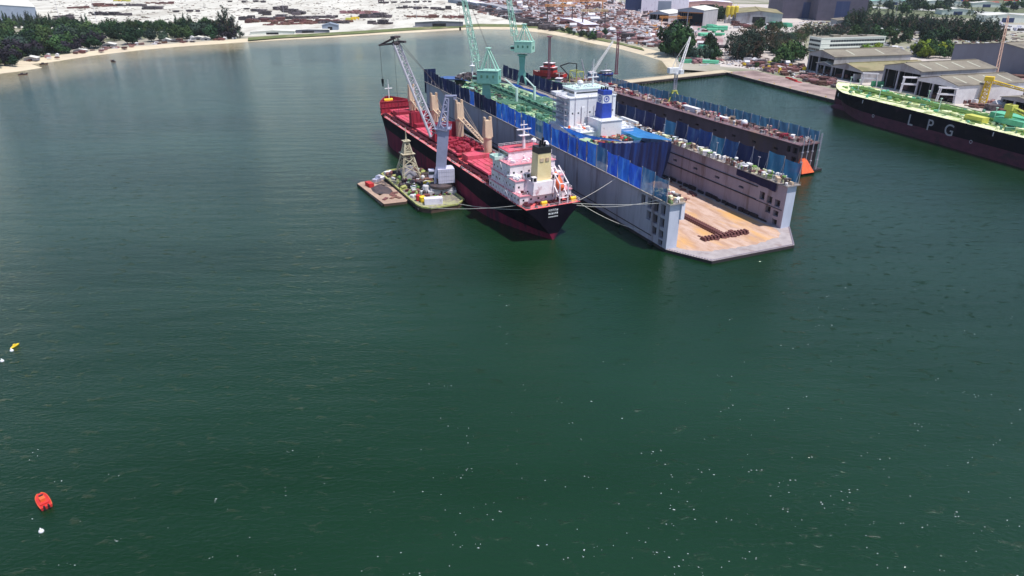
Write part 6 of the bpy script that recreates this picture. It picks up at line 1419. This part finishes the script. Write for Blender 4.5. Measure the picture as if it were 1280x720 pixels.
for x_, y_ in ((984, 98.5), (988, 100), (993, 101.5), (998, 103)): stock('red', x_, y_, 'laid on the quay edge by the basin', .55, R(-66))
stock('white', 924, 77, 'at the foot of the dark casuarinas', .7); stock('white', 934, 76, 'at the foot of the dark casuarinas', .7); stock('green', 1096, 108, 'at the open mouth of the tan-roofed shed', .8); stock('truck', 1072, 101, 'beside the gas carrier bow', .9)
region(['rust', 'dark', 'white', 'pink'], 40, 1180, 1278, lambda x: 112+(x-1180)*.12, lambda x: 124+(x-1180)*.25, 'between the sheds and the gas carrier', .7)
region(['rust', 'dark', 'pink'], 26, 1248, 1280, lambda x: 98, lambda x: 112, 'leaning beside the huge grey hall', .9)
region(['dark', 'white', 'rust', 'truck'], 34, 1020, 1150, lambda x: 26+(x-1020)*.08, lambda x: 33+(x-1020)*.1, 'on the ground before the tree belt', .9)
region(['white', 'truck', 'truck'], 30, 1095, 1190, lambda x: 56, lambda x: 66, 'parked beyond the tan-roofed sheds', .7)
region(['blue'], 5, 1050, 1110, lambda x: 26, lambda x: 29, 'stacked within the tree belt', 1.2)
region(['red', 'blue', 'dark', 'rust', 'white'], 46, 1120, 1280, lambda x: -2+(x-1120)*.01, lambda x: 3+(x-1120)*.02, 'stacked beyond the far road', 1.3)
region(['white', 'truck', 'dark'], 24, 1200, 1280, lambda x: 30, lambda x: 40, 'on the far car park', .8)
shed_pts = ((128, 58.5, 9), (162, 50, 8), (203, 52.5, 6), (240, 50, 10), (252, 50.5, 7), (30, 76, 8), (92, 66, 8))
for k, (x_, y_, w_) in enumerate(shed_pts): shed(('white-roofed hut where the grove thins', 'tiny white pavilion among the dark crowns', 'pale hut by the beach path', 'long pale hut under the big casuarinas', 'small hut right beside the big casuarinas', 'pale hut above the sandy spit', 'pale hut between shadow-dark crowns')[k], gp(x_, y_, GZ), 10, w_*1.6, w_, 2.6, 4.2, M['shed_wall'], M['roof_pale'], openf=False, name='beach_hut', cat='hut', sky=0)
region(['white', 'rust', 'dark'], 30, 180, 300, lambda x: 52-(x-180)*.05, lambda x: 57-(x-180)*.07, 'among the beach trees', .55)
region(['white', 'pink', 'rust'], 26, 30, 180, lambda x: 74-(x-30)*.13, lambda x: 78-(x-30)*.135, 'among the beach trees', .5)
for l_ in PR.values():      # kinds never placed are not part of the scene
    for o in l_:
        if not o.get('label'): bpy.data.objects.remove(o)

# ------------------------------------------------------------------ trees
def crown(seed, kind):
    q = random.Random(seed); s = MB(); lobes = []
    if kind == 'round':
        for _ in range(13): a = q.uniform(0, 6.28); r = q.uniform(0, .62); lobes.append((Vector((r*math.cos(a), r*math.sin(a), q.uniform(.45, 1.05)-.25*r)), q.uniform(.20, .38)))
    elif kind == 'cas':   # casuarina: tall, feathery
        for k in range(17): z = .18+.8*k/16; r = .24*(1.05-z)**.7; a = q.uniform(0, 6.28); lobes.append((Vector((r*math.cos(a), r*math.sin(a), z)), max(.05, .16*(1.12-z))))
    elif kind == 'spire':
        for k in range(15): z = .12+.85*k/14; lobes.append((Vector((q.uniform(-.03, .03), q.uniform(-.03, .03), z)), .19*(1.06-z)+.015))
    else:                # sparse
        for _ in range(11): a = q.uniform(0, 6.28); r = q.uniform(.1, .5); lobes.append((Vector((r*math.cos(a), r*math.sin(a), q.uniform(.4, 1.0))), q.uniform(.10, .2)))
    for c, r in lobes:
        n_ = int(80 if kind == 'round' else 44)
        for _ in range(n_):
            d = Vector((q.gauss(0, 1), q.gauss(0, 1), q.gauss(0, .8))).normalized(); p = c+d*r*q.uniform(.55, 1.08)
            e = r*q.uniform(.11, .27) if kind != 'sparse' else r*.16
            u_ = Vector((q.gauss(0, 1), q.gauss(0, 1), q.gauss(0, 1))).normalized(); v_ = u_.cross(d)
            if v_.length < .1: continue
            v_.normalize(); u_ = v_.cross(d).normalized().lerp(d, q.uniform(-.4, .4))
            s.add([p-u_*e-v_*e*.8, p+u_*e-v_*e*.6, p+u_*e*.8+v_*e, p-u_*e*.7+v_*e*.7], [(0,1,2,3)])
    return s
def trunk(seed, kind):
    q = random.Random(seed); s = MB(); h = .62 if kind in ('round', 'sparse') else .93
    s.tube((0, 0, -.02), (.02, .01, h*.55), .035, 6, .025); s.tube((.02, .01, h*.55), (0, 0, h), .025, 5, .006)
    for _ in range(5 if kind in ('round', 'sparse') else 3):
        a = q.uniform(0, 6.28); z = q.uniform(.25, .5); s.tube((.01, 0, z), (.36*math.cos(a), .36*math.sin(a), z+.3), .016, 4, .005)
    return s
TP = {}
def treep(kind, leaf, var):
    key = (kind, leaf, var)
    if key not in TP:
        nm_ = {'round': 'broadleaf_tree', 'cas': 'casuarina_tree', 'spire': 'conifer_tree', 'sparse': 'bare_tree'}[kind]
        if kind == 'round' and var == 1: nm_ = 'broadleaf_variant'  # same broadleaf tree, only the second crown variant
        o = thing(nm_, 'x', 'tree'); crown(hash(kind) % 1 + var*7+len(kind), kind).build('crown', LEAF[leaf], o); trunk(var, kind).build('trunk', M['trunk'], o); TP[key] = o
    return TP[key]
LN = ['dark green', 'mid green', 'grey-green', 'shadow-dark', 'lime green', 'brownish']
KN = {'round': 'bushy tree', 'cas': 'feathery casuarina', 'spire': 'spire-shaped conifer', 'sparse': 'thin-leaved tree'}
qt = random.Random(5)
def tree(kind, leaf, x, y, h, where, wd=1.0):
    p = gp(x, y, GZ); o = treep(kind, leaf, qt.randrange(2))
    place(o, p, qt.uniform(0, 6.28), (h*wd, h*wd, h), f'{LN[leaf]} {KN[kind]} {where}', f'{LN[leaf]} {KN[kind]}s {where}')
def sy(x):
    for (a, b), (c, d) in zip(shore_px[:-1], shore_px[1:]):
        if a <= x <= c and x >= a: return b+(d-b)*(x-a)/(c-a)
    return 90
W1 = 'in the grove between the left beach and the white yard'
for k in range(30): x = -8+k*2.5+qt.uniform(-1, 1); tree('spire', qt.choice((0, 2)), x, 33+qt.uniform(-2, 4), qt.uniform(17, 24) if x < 66 else qt.uniform(12, 16), 'in the row in front of the huge blue-grey hall', .9)
for _ in range(150):
    x = qt.uniform(-15, 126); t_ = qt.random()**.9; y = 34+(sy(x)-7-34)*t_; tree('round', qt.choice((0, 0, 1, 1, 2, 3 if y > 52 else 1)), x, y, qt.uniform(7, 16), W1, qt.uniform(.8, 1.3))
for _ in range(95):
    x = qt.uniform(112, 285); y = 36.5+(min(52, sy(x)-6)-36.5)*qt.random()**1.6; tree('round', qt.choice((0, 0, 0, 1, 1)), x, y, qt.uniform(6, 14.5), W1, qt.uniform(.8, 1.3))
for x, y, h, lf_ in ((28, 73, 15, 3), (20, 71, 13, 3), (56, 65, 14, 3), (48, 67, 12, 3), (62, 64, 12, 3), (80, 62, 12, 0), (98, 61, 11, 3), (118, 61, 13, 0), (167, 55, 16, 0), (160, 56, 14, 0), (190, 52, 13, 2), (205, 51, 12, 2), (222, 49.5, 15, 1), (245, 48, 17, 2), (257, 47.5, 18, 2), (265, 46.5, 14, 0)):
    tree('round', lf_, x, y, h, 'standing at the edge of the left beach', 1.1)
for x, y, h in ((222, 38, 24), (232, 38, 26), (238, 38, 25), (241, 38, 22), (105, 34, 20), (110, 34, 22)): tree('spire', 0, x, y, h, 'poking out above the round crowns of the grove')
for x, y, h in ((278, 47, 34), (284, 47.5, 42), (289, 47, 38), (295, 47.5, 30), (287, 48.5, 36), (281, 48.5, 28), (300, 47.5, 22), (293, 48.6, 26), (274, 47.5, 24)): tree('cas', qt.choice((2, 3, 2)), x, y, h, 'in the tall clump at the right end of the beach grove', 1.0)
tree('round', 4, 223, 47.5, 8, 'alone on the sand before the dark grove')
W2_ = 'in the clump at the inner corner of the bay'
for x, y, h in ((838, 67, 26), (845, 67, 30), (851, 66, 28), (842, 70, 24), (848, 71, 25), (855, 68, 22), (834, 70, 13), (860, 75, 12), (867, 76, 11), (888, 72, 14), (882, 76, 12), (893, 76, 12), (886, 60, 14), (890, 58, 10), (756, 46, 9), (742, 44, 8), (740, 48, 8)): tree('round', qt.choice((0, 2, 1)), x, y, h, W2_, .85)
for k in range(48):
    x = qt.uniform(908, 985); tree('cas' if qt.random() < .7 else 'sparse', qt.choice((2, 2, 0, 5)), x, qt.uniform(66, 76) if x < 955 else qt.uniform(58, 70), qt.uniform(20, 30) if x < 960 else qt.uniform(13, 19), 'in the dense stand behind the quay corner', 1.1)
for x, y, h in ((978, 79, 15), (985, 78, 17), (992, 77, 16), (1000, 75, 12), (946, 84, 4.5), (972, 80, 9)): tree('round', 1, x, y, h, 'on the quay yard left of the office block', 1.0)
for k in range(34): x = qt.uniform(960, 1005); tree('sparse' if k % 3 else 'cas', qt.choice((5, 2, 1)), x, qt.uniform(46, 60), qt.uniform(12, 18), 'between the dark halls and the office block', 1.1)
for k in range(34): x = qt.uniform(1004, 1092); tree('cas', qt.choice((0, 2, 2)), x, 45+qt.uniform(-2, 2), qt.uniform(13, 19), 'in the row right behind the white office block', 1.15)
for k in range(200):
    x = qt.uniform(1055, 1250); t_ = (x-1055)/195; tree(qt.choice(('cas', 'cas', 'spire')), qt.choice((0, 0, 2)), x, 30+t_*20+qt.uniform(-5, 5), qt.uniform(17, 27), 'in the long dark belt across the right yard', 1.2)
for k in range(40): x = qt.uniform(1060, 1185); tree(qt.choice(('round', 'cas')), qt.choice((0, 1)), x, 48+(x-1060)*.04+qt.uniform(-4, 8), qt.uniform(8, 14), 'scattered between the tree belt and the tan-roofed sheds', 1.0)
for k in range(22): x = qt.uniform(1146, 1186); tree('round', qt.choice((1, 4, 1)), x, qt.uniform(66, 73), qt.uniform(9, 13), 'in the hedge row beside the huge grey hall', 1.0)
for k in range(12): x = qt.uniform(1068, 1104); tree('round', qt.choice((4, 1)), x, qt.uniform(58, 66), qt.uniform(5, 8), 'in the bright scrub behind the left sheds')
for k in range(60): x = qt.uniform(1030, 1285); tree(qt.choice(('round', 'cas')), qt.choice((0, 1, 2)), x, qt.uniform(8, 24)*(.6+.4*(x-1030)/250), qt.uniform(12, 20), 'scattered about the far warehouses', 1.1)
for k in range(10): tree('round', qt.choice((0, 1)), qt.uniform(888, 905), qt.uniform(20, 27), qt.uniform(12, 18), 'between the silver shed and the yellow silos')
for k in range(16): tree('round', qt.choice((0, 1, 5)), qt.uniform(935, 978), qt.uniform(33, 40), qt.uniform(6, 10), 'before the dark halls')
for k in range(26): x = qt.uniform(700, 745); tree('round', qt.choice((0, 1, 2)), x, 36+(x-700)*.24+qt.uniform(0, 4), qt.uniform(3.5, 6), 'in the low scrub above the curved beach')
for k in range(8): x = 44+k*2+qt.uniform(-1, 1); tree('round', 1, x, -1+qt.uniform(-1, 2), 12, 'at the far edge of the white yard')
for o in list(TP.values()):
    if o.get('label') == 'x':
        for c in list(o.children): bpy.data.objects.remove(c)
        bpy.data.objects.remove(o)
# people on the decks are specks: a few figures in orange and white on the poop and the dock

# ------------------------------------------------------------------ thin sea haze
hb = MB().box(-2600, 2600, -400, 3400, -6, 135).build('haze', [])
hm = bpy.data.materials.new('haze_air'); hm.use_nodes = True; n = hm.node_tree
for nd in list(n.nodes):
    if nd.type == 'BSDF_PRINCIPLED': n.nodes.remove(nd)
pv = n.nodes.new('ShaderNodeVolumePrincipled'); pv.inputs['Color'].default_value = (.78, .88, 1, 1); pv.inputs['Density'].default_value = 0.00003; pv.inputs['Anisotropy'].default_value = 0.0
out = [x for x in n.nodes if x.type == 'OUTPUT_MATERIAL'][0]; n.links.new(pv.outputs[0], out.inputs['Volume'])
hb.data.materials.append(hm); tag(hb, 'faint bluish sea haze thickening towards the far shore', 'haze', kind='stuff')
S.cycles.volume_bounces = 0

fo = MB(); qf_ = random.Random(77)  # white flecks added in place of sun glints on the water
for _ in range(430):
    x = 1280-780*qf_.random()**1.05; y = 725-370*qf_.random()**1.4
    if qf_.random() < .14: x = qf_.uniform(30, 600); y = qf_.uniform(560, 720)
    if qf_.random() < .35 and _ > 5: x, y = lastx+qf_.gauss(0, 9), lasty+qf_.gauss(0, 2.5)
    lastx, lasty = x, y
    p = gp(x, y, .04); r = qf_.uniform(.02, .075)*(1+.7*(qf_.random() > .93)); k_ = qf_.uniform(1, 3); a0 = qf_.uniform(-.5, .5)
    fo.add([(p.x+r*k_*math.cos(a)*math.cos(a0)-r*math.sin(a)*math.sin(a0), p.y+r*k_*math.cos(a)*math.sin(a0)+r*math.sin(a)*math.cos(a0), .04) for a in (0, 1.2, 2.2, 3.3, 4.3, 5.3)], [(0,1,2,3,4,5)])
tag(fo.build('glint', M['white']), 'tiny white flecks painted as sun glints scattered over the open green water', 'glint', kind='stuff')
